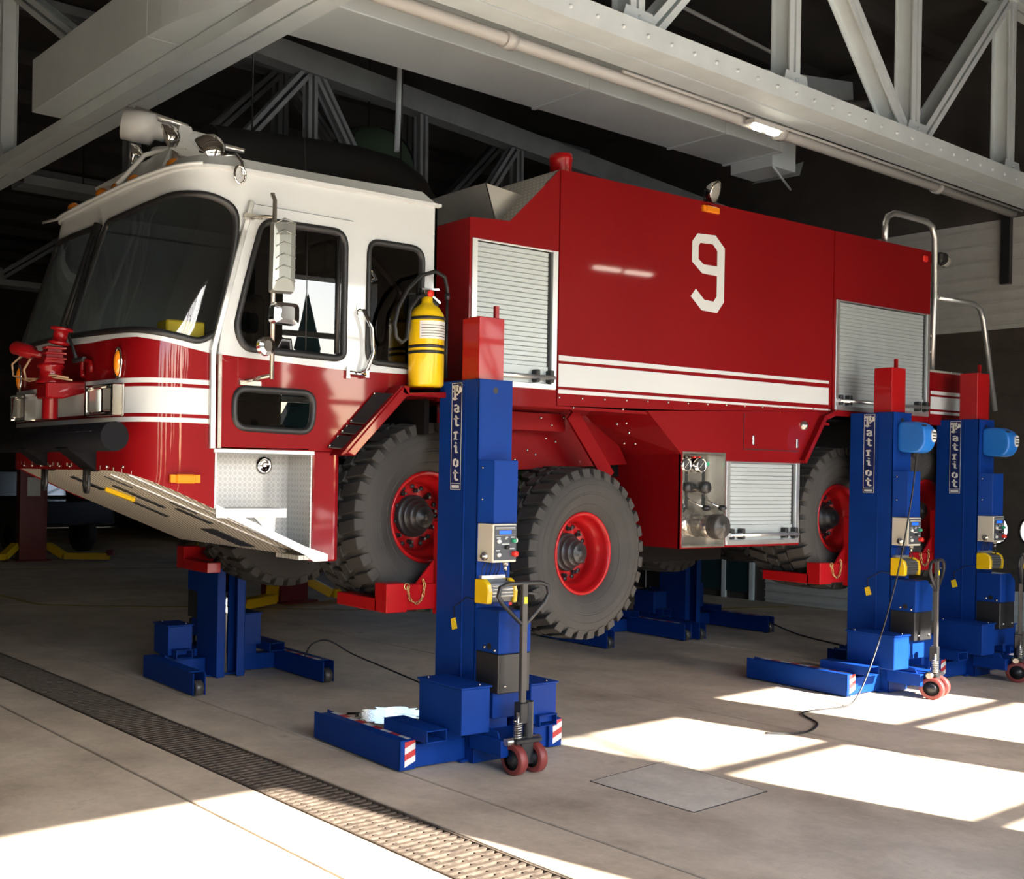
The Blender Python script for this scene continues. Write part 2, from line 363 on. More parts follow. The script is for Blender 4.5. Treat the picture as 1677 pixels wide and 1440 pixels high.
# puddle
WET = mat('wet_film', (.02, .02, .02), .05, spec=1., bump=.10, bscale=60)
def blob(cx, cy, rx, ry, seed, n=120):
    rnd = random.Random(seed); ph = [rnd.uniform(0, 6.3) for _ in range(6)]
    return [(cx+rx*(1+.16*math.sin(3*t+ph[0])+.13*math.sin(7*t+ph[1])+.12*math.sin(17*t+ph[2]))*math.cos(t), cy+ry*(1+.14*math.sin(4*t+ph[3])+.14*math.sin(13*t+ph[4]))*math.sin(t)) for t in [2*math.pi*k/n for k in range(n)]]
tag(MB().prism(blob(4.80, 6.43, .30, .22, 3), 'z', .0004, .002).build('puddle', WET), 'shiny wet puddle on the floor behind the nearest blue lift', 'puddle')
# walls
mb = MB(); edges = [U0]+[e for ab in OPENINGS for e in ab]+[U1]
for k in range(0, len(edges), 2): ubox(mb, edges[k], edges[k+1], V_FRONT-.3, V_FRONT, 0, ZR)
for (a, b), hz in zip(OPENINGS, HEADS): ubox(mb, a, b, V_FRONT-.3, V_FRONT, hz, ZR)
struct(mb.build('wall_front', CWALL))
struct(ubox(MB(), U0-.3, U0, V_FRONT-.3, V1+.3, 0, ZR).build('wall_left', CWALL2))
struct(ubox(MB(), U0, U1, V1, V1+.3, 0, ZR).build('wall_back', CWALL2))
DV0, DV1, DZ = 4.3, 9.0, 4.95                              # big sectional door in the right-hand wall
mb = MB(); UW = 14.65
ubox(mb, UW, UW+.3, V_FRONT-.3, DV0, 0, ZR); ubox(mb, UW, UW+.3, DV1, 16.0, 0, ZR); ubox(mb, UW, UW+.3, 18.2, V1, 0, ZR); ubox(mb, UW, UW+.3, 16.0, 18.2, 0, 2.7); ubox(mb, UW, UW+.3, 16.0, 18.2, 3.7, ZR); ubox(mb, UW, UW+.3, DV0, DV1, DZ, ZR)
struct(mb.build('wall_right', CWALL2))
def sectional_door(name):
    d = struct(thing(name, 'tall sectional overhead door, white upper panels over dark brown ones coloured as in shade', 'door', uv(UW, (DV0+DV1)/2, 0)))
    del d['category']
    rows = [(0, .46, CWHITE), (.46, .92, CBROWN), (.92, 1.46, CBROWN), (1.46, 2.0, CBROWN), (2.0, 2.54, CBROWN), (2.54, 3.08, CBROWN), (3.08, 3.62, CBROWN), (3.62, 4.16, CWHITE), (4.16, 4.95, CWHITE)]
    for z0, z1, m in rows:
        mb = MB()
        if abs(z0-.92) < .01:                              # the row with round ports, daylight beyond
            holes = [[(c+.135*math.cos(t), 1.19+.175*math.sin(t)) for t in [2*math.pi*k/20 for k in range(20)]] for c in (5.20, 5.59, 5.98)]
            for du in (0, .05): patch(mb, [(DV0, z0), (DV1, z0), (DV1, z1), (DV0, z1)], holes, [], lambda a, b, du=du: uv(UW+du, a, b), lambda *c: 0, .2)
            for h in holes: mb.add([uv(UW, a, b) for a, b in h]+[uv(UW+.05, a, b) for a, b in h], [(i, (i+1) % 20, 20+(i+1) % 20, 20+i) for i in range(20)])
            mb.keep = False; mb.sm = [False]*len(mb.sm); p = mb.build('panel', m, d)
            for h in holes:
                ring = MB().tube([uv(UW-.005, a, b) for a, b in h], .012, 6, closed=True); ring.build('port_frame', BLACK, p)
        else:
            ubox(mb, UW, UW+.05, DV0, DV1, z0, z1-.0)
            p = mb.build('panel', m, d)
            n = 4 if m is CWHITE else 1
            for k in range(n):
                zz = z0+(k+.5)*(z1-z0)/n; rb = MB(); ubox(rb, UW-.022, UW, DV0, DV1, zz-.012, zz+.012); rb.build('rib', m, p)
    for v in (5.9, 7.9):                                   # track brackets in front of the panels
        mb = MB(); ubox(mb, UW-.1, UW-.02, v-.05, v+.05, 4.15, 4.95); mb.build('bracket', SATIN, d)
sectional_door('door_1')
# glazed door frame further along the right-hand wall
d2 = struct(thing('door_2', 'dim glazed double door in a grey frame', 'door', uv(UW, 9.9, 0))); del d2['category']
for v in (9.2, 9.65, 10.1, 10.55, 11.0): ubox(MB(), UW-.05, UW, v-.03, v+.03, 0, 2.2).build('mullion', BEAM, d2)
for v in (9.2, 9.65, 10.1, 10.55): ubox(MB(), UW-.03, UW-.015, v+.03, v+.42, .1, 2.1).build('pane', mat('dim_blue_glass', (.02, .05, .06), .1), d2)
# high window in the right-hand wall, behind the truck
w3 = struct(thing('window_3', 'high window with daylight behind the truck', 'window', uv(UW, 17.1, 2.5))); del w3['category']
for v in (16.0, 16.73, 17.47, 18.2): ubox(MB(), UW+.1, UW+.16, v-.025, v+.025, 2.7, 3.7).build('mullion', BEAM, w3)
for z in (2.7, 3.2, 3.7): ubox(MB(), UW+.1, UW+.16, 16.0, 18.2, z-.025, z+.025).build('transom', BEAM, w3)
# ceiling
ceil = struct(ubox(MB(), U0, U1, V_FRONT-.3, V1, ZR, ZR+.1).build('ceiling', DECK))
v = V_FRONT+.6
while v < V1:
    mb = MB(); mb.extr([(-.05, 0), (.05, 0), (.05, .2), (-.05, .2)], uv(U0, v, ZR-.2), uv(U1, v, ZR-.2)); mb.build('purlin', DECK, ceil); v += 1.5
# outdoors
struct(ubox(MB(), -60, 70, -60, V_FRONT-.3, -.06, -.005).build('ground_apron', APRON))
struct(ubox(MB(), U1+.0, 70, V_FRONT-.3, 40, -.06, -.005).build('ground_apron', APRON))
# window bars in the two narrow front openings
for k, (a, b) in enumerate(OPENINGS[1:]):
    w = struct(thing('window_%d' % (k+1), 'tall glazed opening with horizontal rails', 'window', uv((a+b)/2, V_FRONT-.15, 0))); del w['category']
    z = .4
    for z in (.95, 1.82, 2.68, 3.545):
        ubox(MB(), a, b, V_FRONT-.2, V_FRONT-.14, z-.035, z+.035).build('rail', BEAM, w)
# ------------------------------------------------------------------ roof steel
def angle_pair(mb, p0, p1, leg=.19, t=.015, gap=.02, vert=.16, side=None):   # back-to-back angles, open side up
    for s in (-1, 1):
        poly = [(s*gap/2, 0), (s*(gap/2+leg-gap/2), 0), (s*leg, t), (s*(gap/2+t), t), (s*(gap/2+t), vert), (s*gap/2, vert)]
        mb.extr(poly if s > 0 else poly[::-1], p0, p1)
def channel_toe(mb, p0, p1, w=.19, h=.11):                                   # bottom chord: two channels, toes out
    for s in (-1, 1):
        poly = [(s*.012, 0), (s*w, 0), (s*w, h), (s*(w-.014), h), (s*(w-.014), .014), (s*.012, .014)]
        mb.extr(poly if s > 0 else poly[::-1], p0, p1)
def web(mb, p0, p1, w=.16, up=None, d=.09):                                  # web member: pair of channels with a slot
    for s in (-1, 1):
        poly = [(s*.015, -d), (s*w/2, -d), (s*w/2, -d+.012), (s*.027, -d+.012), (s*.027, d-.012), (s*w/2, d-.012), (s*w/2, d), (s*.015, d)]
        mb.extr(poly if s > 0 else poly[::-1], p0, p1, up)
def truss(label, f, t0, t1, nodes, zb=5.0, zt=7.1, rivets=False, width=.19, BEAM=BEAM):
    tr = thing('roof_truss', label, 'roof truss', f((t0+t1)/2, zb), group='steel roof trusses')
    mb = MB(); channel_toe(mb, f(t0, zb), f(t1, zb), width); mb.build('bottom_chord', BEAM, tr)
    mb = MB(); channel_toe(mb, f(t0, zt), f(t1, zt), .12); mb.build('top_chord', BEAM, tr)
    along = (f(1, 0)-f(0, 0)).normalized(); side = along.cross(Vector((0, 0, 1)))
    for i, n in enumerate(nodes):
        mb = MB(); web(mb, f(n, zb+.11), f(n, zt), .17, up=side); mb.build('post', BEAM, tr)
        g = MB(); c = f(n, zb+.16)
        for s in (-1, 1):
            o = side*(s*.10); pl = [c+o+along*a+Vector((0, 0, b)) for a, b in ((-.26, -.12), (.26, -.12), (.16, .16), (-.16, .16))]
            g.hexa(pl+[p+side*(s*.008) for p in pl])
        gp = g.build('gusset', BEAM, tr)
        if rivets:
            rv = MB()
            for a, b in ((-.2, -.07), (-.1, -.07), (.1, -.07), (.2, -.07), (-.08, .03), (.08, .03), (0, .1)): rv.ball(c+side*(.11)+along*a+Vector((0, 0, b)), .018, 8)
            rv.build('rivets', BEAM, gp)['kind'] = 'stuff'
        if i % 2 == 0:
            for m in (i-1, i+1):
                if 0 <= m < len(nodes):
                    e = nodes[m]; d = 1 if e > n else -1
                    mb = MB(); web(mb, f(n+d*.14, zb+.16), f(e-d*.1, zt-.02), .15, up=side); mb.build('diagonal', BEAM, tr)
    return tr
t1 = truss('nearest roof truss, running along above the red truck', lambda t, z: uv(t, 5.5, z), 4.66, 14.6, [6.95, 9.12, 11.3, 13.45], rivets=True)
truss('roof truss crossing above the cab towards the back wall', lambda t, z: uv(4.47, t, z), 5.3, 29.8, [12.05, 8.75, 15.3, 18.6, 21.9, 25.2][0:0]+[8.75, 12.05, 15.3, 18.6, 21.9, 25.2])
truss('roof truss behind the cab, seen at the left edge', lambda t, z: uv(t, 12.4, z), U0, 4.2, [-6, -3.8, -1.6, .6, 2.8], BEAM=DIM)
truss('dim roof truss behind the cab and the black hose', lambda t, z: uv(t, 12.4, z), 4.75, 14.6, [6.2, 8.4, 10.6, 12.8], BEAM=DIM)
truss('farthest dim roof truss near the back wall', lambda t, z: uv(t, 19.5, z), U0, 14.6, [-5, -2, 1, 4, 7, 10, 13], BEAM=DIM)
# vertical edge strip of the near chord, with rivets
mb = MB(); mb.extr([(-.006, -.10), (.006, -.10), (.006, .08), (-.006, .08)], uv(4.66, 5.305, 5.1), uv(14.6, 5.305, 5.1)); mb.build('edge_plate', BEAM, t1)
mb = MB()
for k in range(34): mb.ball(uv(4.9+.29*k, 5.295, 5.08), .017, 8)
mb.build('rivet_row', BEAM, t1)['kind'] = 'stuff'
# dim rafter and its struts behind the cab
rf = thing('rafter', 'dim sloping steel rafter with struts above the cab roof', 'rafter', uv(7.5, 8.5, 5.4))
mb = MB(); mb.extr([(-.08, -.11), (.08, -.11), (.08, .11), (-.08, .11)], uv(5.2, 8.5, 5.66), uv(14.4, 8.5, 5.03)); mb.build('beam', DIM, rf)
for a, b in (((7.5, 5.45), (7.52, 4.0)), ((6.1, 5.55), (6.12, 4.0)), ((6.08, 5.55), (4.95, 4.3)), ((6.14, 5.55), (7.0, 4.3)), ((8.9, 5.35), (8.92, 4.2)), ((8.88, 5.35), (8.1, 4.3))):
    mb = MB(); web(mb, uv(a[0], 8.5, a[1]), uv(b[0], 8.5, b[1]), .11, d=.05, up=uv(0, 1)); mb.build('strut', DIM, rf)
# rectangular air duct with an elbow
du = thing('air_duct', 'wide rectangular sheet-metal air duct hung behind the nearest truss', 'air duct', uv(7, 6.5, 5))
seams = [4.78, 7.59, 9.59, 10.55]
for a, b in zip(seams, seams[1:]):
    mb = MB(); ubox(mb, a+.004, b-.004, 6.39, 7.05, 5.12, 5.62); mb.build('duct_section', DUCT, du, bevel=.006)
    mb = MB(); ubox(mb, b-.02, b+.02, 6.38, 7.06, 5.108, 5.63); mb.build('flange', DUCT, du)
# elbow and the run to the back
N = 10; pin = []; pout = []
for k in range(N+1):
    t = math.pi/2*k/N; pin.append((4.78-.33*math.sin(t), 7.75-.70*math.cos(t))); pout.append((4.78-.79*math.sin(t), 7.75-1.36*math.cos(t)))
poly = [uv(*p).to_tuple()[:2] for p in pout+pin[::-1]]
MB().prism(poly, 'z', 5.12, 5.62).build('elbow', DUCT, du)
for a, b in ((7.75, 10.1),):
    mb = MB(); ubox(mb, 3.99, 4.45, a+.004, b-.004, 5.12, 5.62); mb.build('duct_section', DUCT, du, bevel=.006)
# its open end, dark inside, with a bent flap
mb = MB(); ubox(mb, 10.57, 11.0, 6.5, 6.98, 5.0, 5.45); mb.build('end_box', DUCT, du)
mb = MB(); mb.add([uv(11.0, 6.45, 4.96), uv(11.0, 7.0, 4.98), uv(11.2, 6.98, 5.1), uv(11.16, 6.5, 5.15)], [(0, 1, 2, 3)]); mb.tube([uv(10.57, 6.5, 5.0), uv(11.25, 6.7, 4.9)], .012); mb.build('bent_flap', DUCT, du)
# conduits
def pipe(label, pts, r, m=PIPE, name='conduit_pipe', joints=()):
    o = tag(MB().tube(pts, r, 10).build(name, m), label, 'pipe')
    for c, d in joints: MB().cyl(c-d*.05, c+d*.05, r*1.35, 12).build('coupling', m, o, off=(0, 0, 0))
    return o
ex = uv(1, 0); ey = uv(0, 1)
pipe('grey conduit clipped along the underside of the nearest truss', [uv(4.7, 5.84, 4.99), uv(14.6, 5.84, 4.99)], .05, joints=[(uv(6.0, 5.84, 4.99), ex), (uv(9.6, 5.84, 4.99), ex), (uv(12.7, 5.84, 4.99), ex)])
pipe('thin grey conduit lying against the large conduit under the truss', [uv(7.2, 5.74, 5.0), uv(14.6, 5.74, 5.0)], .014)
pipe('pale pipe rising to the right behind the truss posts', [uv(10.62, 7.3, 5.82), uv(11.4, 7.3, 5.96), uv(14.6, 7.5, 6.75)], .05, joints=[(uv(11.4, 7.3, 5.96), ex)])
pipe('slim pipe dropping to a sprinkler elbow behind the truss', [uv(9.0, 7.3, 7.26), uv(9.0, 7.3, 6.85), uv(11.9, 7.3, 6.7), uv(12.0, 7.3, 6.65), uv(12.0, 7.3, 6.1)], .022)
pipe('thin white rod hanging in front of the dim rafter', [uv(7.0, 8.2, 7.26), uv(6.93, 8.2, 4.86)], .028, name='hanger_rod', m=BEAM)
mb = MB(); mb.extr([(-.2, -.3), (.2, -.3), (.2, .3), (-.2, .3)], uv(11.9, 8.2, 6.5), uv(14.6, 8.0, 6.8))
tag(mb.build('roof_beam', BEAM), 'broad pale boxed beam behind the truss at the upper right', 'beam')
# lamp under the near truss
LAMP = mat('lit_lamp_glass', (1, .95, .8), .3, emit=(1, .93, .78, 14))
lp = thing('batten_lamp', 'small twin lamp glowing under the nearest truss', 'lamp', uv(9.16, 5.74, 4.93))
mb = MB(); ubox(mb, 8.95, 9.45, 5.68, 5.78, 4.93, 4.97); mb.build('housing', PIPE, lp)
for a in (9.02, 9.24): ubox(MB(), a, a+.15, 5.69, 5.77, 4.895, 4.93).build('bulb', LAMP, lp, bevel=.02)
l3 = thing('batten_lamp', 'twin tube lamp hung near the front wall, mirrored in the red body side', 'lamp', uv(12.2, -.62, 4.66))
ubox(MB(), 11.6, 12.8, -.72, -.52, 4.70, 4.76).build('housing', PIPE, l3)
for a in (11.65, 12.25): ubox(MB(), a, a+.5, -.66, -.58, 4.66, 4.70).build('bulb', LAMP, l3, bevel=.015)
for a in (11.8, 12.6): MB().tube([uv(a, -.62, 4.76), uv(a, -.62, 7.26)], .008, 5).build('hanger_rod', SATIN, l3)
for vq, uq, w_ in ((14.5, 6.5, 'far lamp glowing beyond the cab windscreen'), (17.5, 3.2, 'second far lamp glowing at the left behind the cab')):
    l2 = thing('hanging_lamp', w_, 'lamp', uv(uq, vq, 4.3)); MB().lathe([(.0, .32), (.05, .3), (.2, .1), (.22, 0)], uv(uq, vq, 4.3), (0, 0, 1), 16).build('shade', SATIN, l2); MB().ball(uv(uq, vq, 4.33), .1, 10).build('bulb', LAMP, l2); MB().cyl(uv(uq, vq, 4.6), uv(uq, vq, 7.26), .01, 6).build('cord', BLACK, l2)
# ================================================================== THE FIRE TRUCK
NY, FY, CFY = 5.54, 7.98, 7.60          # near side, far side of the body, far side of the cab
truck = thing('fire_truck', 'large red and white airport fire truck number 9 raised on blue column lifts', 'fire truck', (6.9, 6.75, 0.83))
T = truck
half = [(4.46, 0), (3.0, 0), (2.72, .004), (2.62, .016), (2.53, .05), (2.465, .115), (2.425, .2), (2.40, .32), (2.375, .5), (2.355, .75), (2.345, 1.03)]
OUTL = [(x, NY+d) for x, d in half]+[(2.34, 6.80), (2.335, 7.0), (2.333, 7.2), (2.338, 7.36), (2.36, 7.45), (2.42, 7.52), (2.52, 7.57), (2.7, 7.60), (3.0, 7.60), (4.46, 7.60)]
def smooth_poly(P, keep):               # Catmull-Rom through the corner points
    out = []
    for i in range(len(P)-1):
        p0, p1, p2, p3 = P[max(i-1, 0)], P[i], P[i+1], P[min(i+2, len(P)-1)]
        n = 1 if abs(p1[0]-p2[0]) > .9 else 4
        for k in range(n):
            t = k/n
            if n == 1: out.append(p1); continue
            out.append(tuple(.5*((2*p1[j])+(-p0[j]+p2[j])*t+(2*p0[j]-5*p1[j]+4*p2[j]-p3[j])*t*t+(-p0[j]+3*p1[j]-3*p2[j]+p3[j])*t**3) for j in (0, 1)))
    return out+[P[-1]]
_flat = OUTL[1:-1]
OUTL = [OUTL[0]]+smooth_poly(_flat, 0)+[OUTL[-1]]
SEG = [0.]
for a, b in zip(OUTL, OUTL[1:]): SEG.append(SEG[-1]+math.hypot(b[0]-a[0], b[1]-a[1]))
S_END = SEG[-1]
def lerp(x, X, Y):
    if x <= X[0]: return Y[0]
    for i in range(len(X)-1):
        if x <= X[i+1]: return Y[i]+(Y[i+1]-Y[i])*(x-X[i])/(X[i+1]-X[i])
    return Y[-1]
def base(s): return lerp(s, SEG, [p[0] for p in OUTL]), lerp(s, SEG, [p[1] for p in OUTL])
def rake(z): return lerp(z, [2.40, 2.5, 3.25, 3.46], [0, .015, .26, .30])
def wgt(x): return max(0., min(1., (4.46-x)/1.56))
def surf(s, z, out=0.):
    x, y = base(s); e = .01; x1, y1 = base(max(0, s-e)); x2, y2 = base(min(S_END, s+e)); tx, ty = x2-x1, y2-y1; L = math.hypot(tx, ty) or 1
    return Vector((x+rake(z)*wgt(x)-ty/L*out*0+(-ty/L)*out, y+(tx/L)*out, z)) if out else Vector((x+rake(z)*wgt(x), y, z))
def outward(s, z, d):                    # a point d metres outside the skin
    x1, y1 = base(max(0, s-.01)); x2, y2 = base(min(S_END, s+.01)); tx, ty = x2-x1, y2-y1; L = math.hypot(tx, ty)
    p = surf(s, z); return p+Vector((ty/L, -tx/L, 0))*(-d) if False else p+Vector((-(-ty)/L, -tx/L, 0))*d*(1 if True else 0)
def _outn(s):
    x1, y1 = base(max(0, s-.01)); x2, y2 = base(min(S_END, s+.01)); t = Vector((x2-x1, y2-y1, 0)).normalized()
    n = Vector((t.y, -t.x, 0)); c = Vector((*base(s), 0))-Vector((3.6, 6.57, 0))
    return n if n.dot(c) > 0 else -n
def skin(s, z, d=0.): return surf(s, z)+_outn(s)*d
def sx(x, z):                            # near-side parameter of a point at (x, z)
    lo, hi = 0., 2.6
    for _ in range(40):
        m = (lo+hi)/2
        if surf(m, z).x > x: lo = m
        else: hi = m
    return (lo+hi)/2
def sxp(pts): return [(sx(x, z), z) for x, z in pts]
# openings in the skin (s, z)
WS_N = rpoly([(2.90, 3.285), (2.52, 3.293), (2.11, 3.318), (1.86, 3.30), (1.70, 3.235), (1.645, 3.05), (1.60, 2.70), (1.583, 2.52), (1.68, 2.455), (1.83, 2.482), (2.05, 2.515), (2.40, 2.525), (2.90, 2.545)], [.07, .1, .1, .1, .09, .1, .1, .09, .06, .1, .1, .1, .05], 4)
c_ = 2.958
WS_F = rpoly([(3.015, 2.55), (3.42, 2.55), (3.80, 2.53), (3.80, 3.30), (3.42, 3.295), (3.015, 3.285)], [.05, .1, .08, .08, .1, .07], 4)
DOOR = sxp([(2.90, 1.872), (3.515, 1.877), (3.665, 2.09), (3.815, 2.36), (3.812, 3.275), (3.11, 3.281), (2.985, 2.85), (2.90, 2.46)])
DWIN = sxp(rpoly([(3.055, 2.44), (3.70, 2.425), (3.755, 2.45), (3.755, 3.20), (3.165, 3.195), (3.07, 2.85), (3.0, 2.56)], [.09, .05, .06, .10, .08, .3, .1], 5))
LWIN = sxp(rpoly([(3.0, 1.985), (3.535, 1.975), (3.55, 2.22), (3.0, 2.222)], .09, 5))
RWIN = sxp(rpoly([(3.925, 2.425), (4.34, 2.41), (4.355, 3.175), (3.925, 3.175)], [.08, .08, .1, .08], 5))
def zb(s):                               # lower edge of the front skin, following the skid plate
    return min(1.735, 1.735-.415*(surf(s, 1.7).x-2.40))
s29 = sx(2.893, 1.8)
sk_near = [(s29+(2.3-s29)*k/10, zb(s29+(2.3-s29)*k/10)) for k in range(11)]
sk_far = [(s, zb(s)) for s in [3.6+(S_END-1.55-3.6)*k/10 for k in range(11)]]
outer = sxp([(4.46, 2.285), (4.115, 2.276), (3.725, 1.872), (2.893, 1.872)])+sk_near+[(2.9, 1.735)]+sk_far+[(S_END-1.5, 1.9), (S_END, 1.9), (S_END, 3.455), (0, 3.455)]
BLINE = [(0, 2.374), (sx(3.746, 2.365), 2.365), (1.604, 2.403), (1.74, 2.424), (1.884, 2.452), (2.05, 2.478), (2.25, 2.482), (2.516, 2.478), (2.924, 2.492), (3.5, 2.495), (4.2, 2.44), (S_END, 2.40)]
def zline(s): return lerp(s, [p[0] for p in BLINE], [p[1] for p in BLINE])
STR = [(2.251, 2.224), (2.203, 2.056), (2.035, 2.008)]
S_PIL = 1.600; S_FARP = S_END-1.6
def cls(s, z):
    if z > zline(s): return 1
    if S_PIL < s < S_FARP and any(b < z < a for a, b in STR): return 2
    return 0
lines = [BLINE, [(S_PIL, 2.0), (S_PIL, 2.26)], [(S_FARP, 2.0), (S_FARP, 2.26)]]+[[(S_PIL, zz), (S_FARP, zz)] for ab in STR for zz in ab]
lines = [[p for p in densify(l, .05, False)] for l in lines]
cabin = patch(MB(), outer, [WS_N, WS_F, DOOR, RWIN], lines, lambda s, z: skin(s, z), cls, .055).build('cab_shell', [RED, WHITE, STRIPE], T)
def shrink(poly, d):                     # inset a closed polygon
    n = len(poly); out = []; A = sum(poly[i][0]*poly[(i+1) % n][1]-poly[(i+1) % n][0]*poly[i][1] for i in range(n)); sg = 1 if A > 0 else -1
    for i in range(n):
        a, b, c = Vector(poly[i-1]), Vector(poly[i]), Vector(poly[(i+1) % n]); e1 = (b-a); e2 = (c-b)
        if e1.length < 1e-9: e1 = e2
        if e2.length < 1e-9: e2 = e1
        n1 = Vector((-e1.y, e1.x)).normalized(); n2 = Vector((-e2.y, e2.x)).normalized(); m = (n1+n2); m = m.normalized() if m.length > 1e-6 else n1
        k = max(.5, m.dot(n1)); q = b+m*(sg*d/k); out.append((q.x, q.y))
    return out
door_in = shrink(DOOR, .006)
door = patch(MB(), door_in, [DWIN, LWIN], [[(p[0], zline(p[0])) for p in [(DOOR[3][0]+(DOOR[7][0]-DOOR[3][0])*k/30, 0) for k in range(1, 30)]]], lambda s, z: skin(s, z, .012), lambda s, z: 1 if z > zline(s) else 0, .06)
door.sm = [False]*len(door.sm); door = door.build('cab_door', [RED, WHITE], T)
rim = MB(); ring = densify(door_in, .06)
for i in range(len(ring)):
    a, b = ring[i], ring[(i+1) % len(ring)]; rim.add([skin(*a, .012), skin(*b, .012), skin(*b, -.02), skin(*a, -.02)], [(0, 1, 2, 3)], 1 if a[1] > zline(a[0]) else 0)
rim.build('door_edge', [RED, WHITE], door)
def window(poly, name, parent, gl, d0, gw=.020, off=.006, frame=True):
    p = patch(MB(), poly, [], [], lambda s, z: skin(s, z, d0-.004), lambda *c: 0, .07).build(name, gl, parent)
    if frame:
        g = MB(); inner = shrink(poly, gw); outr = shrink(poly, -gw*.5); n = len(poly)
        v = [skin(*q, d0+.004) for q in outr]+[skin(*q, d0+.018) for q in shrink(poly, -gw*.15)]+[skin(*q, d0+.016) for q in shrink(poly, gw*.7)]+[skin(*q, d0-.004) for q in inner]
        g.add(v, [(r*n+i, r*n+(i+1) % n, (r+1)*n+(i+1) % n, (r+1)*n+i) for r in range(3) for i in range(n)], 0, True)
        g.build('window_gasket', BLACK, p)
    return p
window(WS_N, 'windscreen', T, GLASS, 0., .026); window(WS_F, 'windscreen', T, GLASS, 0., .026)
window(DWIN, 'door_window', door, GLASS2, .012, .030); window(LWIN, 'lower_window', door, GLASS2, .012, .026); window(RWIN, 'rear_side_window', T, GLASS2, 0., .026)
# sliding sash bars inside the door window
mb = MB()
mb.tube([skin(sx(3.70, 2.46), 2.46, .012), skin(sx(3.70, 3.17), 3.17, .012)], .014, 6)
mb.tube([skin(sx(3.48, 2.45), 2.45, .0), skin(sx(3.48, 3.18), 3.18, .0)], .010, 6); mb.build('sash_bar', BLACK, door)
# A-pillar drip strip and door hinge strip
mb = MB()
for x0, z0, x1, z1 in ((3.095, 3.29, 2.862, 2.42), (2.862, 2.42, 2.868, 1.868)):
    a, b = Vector((x0, NY-.012, z0)), Vector((x1, NY-.012, z1)); mb.bar(a, b, .035, .022, up=(0, 1, 0))
mb.build('pillar_strip', ALU, T, bevel=.004)
mb = MB(); mb.bar((2.905, NY-.016, 2.40), (2.908, NY-.016, 1.872), .022, .014, up=(0, 1, 0)); mb.build('hinge_strip', STEEL, T)
# roof
def ring_at(z, k, extra=0.):
    cx, cy = 3.55, 6.57; out = []
    for s in [S_END*i/90 for i in range(91)]:
        p = surf(s, min(z, 3.46)); d = Vector((p.x-cx, p.y-cy)); L = d.length; d = d*((L+k)/L); out.append(Vector((cx+d.x, cy+d.y, z)))
    return out
rings = [ring_at(3.445, 0.), ring_at(3.45, .028), ring_at(3.468, .028), ring_at(3.475, -.01), ring_at(3.555, -.10), ring_at(3.575, -.45)]
mb = MB(); n = 91; v = [p for r in rings for p in r]
mb.add(v, [(i*n+k, i*n+(k+1) % n, (i+1)*n+(k+1) % n, (i+1)*n+k) for i in range(len(rings)-1) for k in range(n)], 0, False)
mb.add(rings[-1], [tuple(range(n))]); mb.build('cab_roof', WHITE, T)
# rear wall of the cab
MB().box(4.44, 4.46, NY, CFY, 2.29, 3.45).build('cab_rear_wall', WHITE, T)
# cab interior
inn = MB().box(2.5, 4.43, 5.7, 7.5, 1.95, 2.0); inn.box(4.40, 4.438, 5.56, 7.55, 2.0, 3.4); inn.build('cab_floor', DARK, T)
mb = MB(); mb.prism([(2.55, 2.44), (2.78, 2.44), (2.88, 2.34), (2.88, 2.0), (2.55, 2.0)], 'y', 5.75, 7.45); mb.build('dashboard', SATIN, T, bevel=.02)
for y in (5.95, 7.05):
    sb = MB().box(3.35, 3.85, y-.24, y+.24, 2.25, 2.42); sb.box(3.80, 3.95, y-.24, y+.24, 2.3, 3.0); sb.box(3.82, 3.93, y-.13, y+.13, 3.0, 3.22); sb.build('seat', SATIN, T, bevel=.03)
w_ = MB(); cc = Vector((3.08, 5.98, 2.55)); dd = Vector((-.5, 0, .85)).normalized(); a_, b_ = w_.frame(dd)
w_.tube([cc+a_*.21*math.cos(t)+b_*.21*math.sin(t) for t in [2*math.pi*k/24 for k in range(24)]], .014, 6, closed=True); w_.tube([cc-a_*.2, cc+a_*.2], .012, 6); w_.tube([cc, cc-dd*.3], .03, 8); w_.build('steering_wheel', BLACK, T)
mb = MB().box(2.62, 2.86, 5.62, 5.76, 2.475, 2.585); mb.build('yellow_case', YEL2, T, bevel=.01)
mb = MB().tube([(3.99, 5.62, 3.1), (4.25, 5.64, 2.9), (4.05, 5.6, 2.45)], .02, 6); mb.build('seat_belt', mat('brown_webbing', (.16, .07, .04), .7), T)
# front trim: headlights
def headlight(s0, s1):
    h = MB(); z0, z1 = 2.045, 2.222; sm = (s0+s1)/2
    nrm = _outn(sm); t = (surf(s1, 2.1)-surf(s0, 2.1)); t.z = 0; W = t.length; t.normalize(); c = surf(sm, 2.13)+nrm*.0
    def q(a, b, d): return c+t*a+Vector((0, 0, b))+nrm*d
    pr = lambda x: [q(-W/2*x, -.09*x, 0), q(W/2*x, -.09*x, 0), q(W/2*x, .09*x, 0), q(-W/2*x, .09*x, 0)]
    A, B = pr(1), [p+nrm*.075 for p in pr(.97)]; C_, D = [p+nrm*.075 for p in pr(.86)], [p+nrm*.045 for p in pr(.82)]
    v = A+B+C_+D; h.add(v, [(r*4+i, r*4+(i+1) % 4, (r+1)*4+(i+1) % 4, (r+1)*4+i) for r in range(3) for i in range(4)]+[(12, 13, 14, 15)])
    o = h.build('headlight', CHROME, T, bevel=.006)
    for sgn in (-1, 1):
        l = MB(); a0, a1 = (sgn*.02 if sgn > 0 else -W*.40), (W*.40 if sgn > 0 else -.02)
        l.hexa([q(a0, -.068, .045), q(a1, -.068, .045), q(a1, .068, .045), q(a0, .068, .045), q(a0+.01, -.06, .062), q(a1-.01, -.06, .062), q(a1-.01, .06, .062), q(a0+.01, .06, .062)])
        l.build('lamp', LENS, o, bevel=.006)
headlight(2.12, 2.43); headlight(3.36, 3.66)
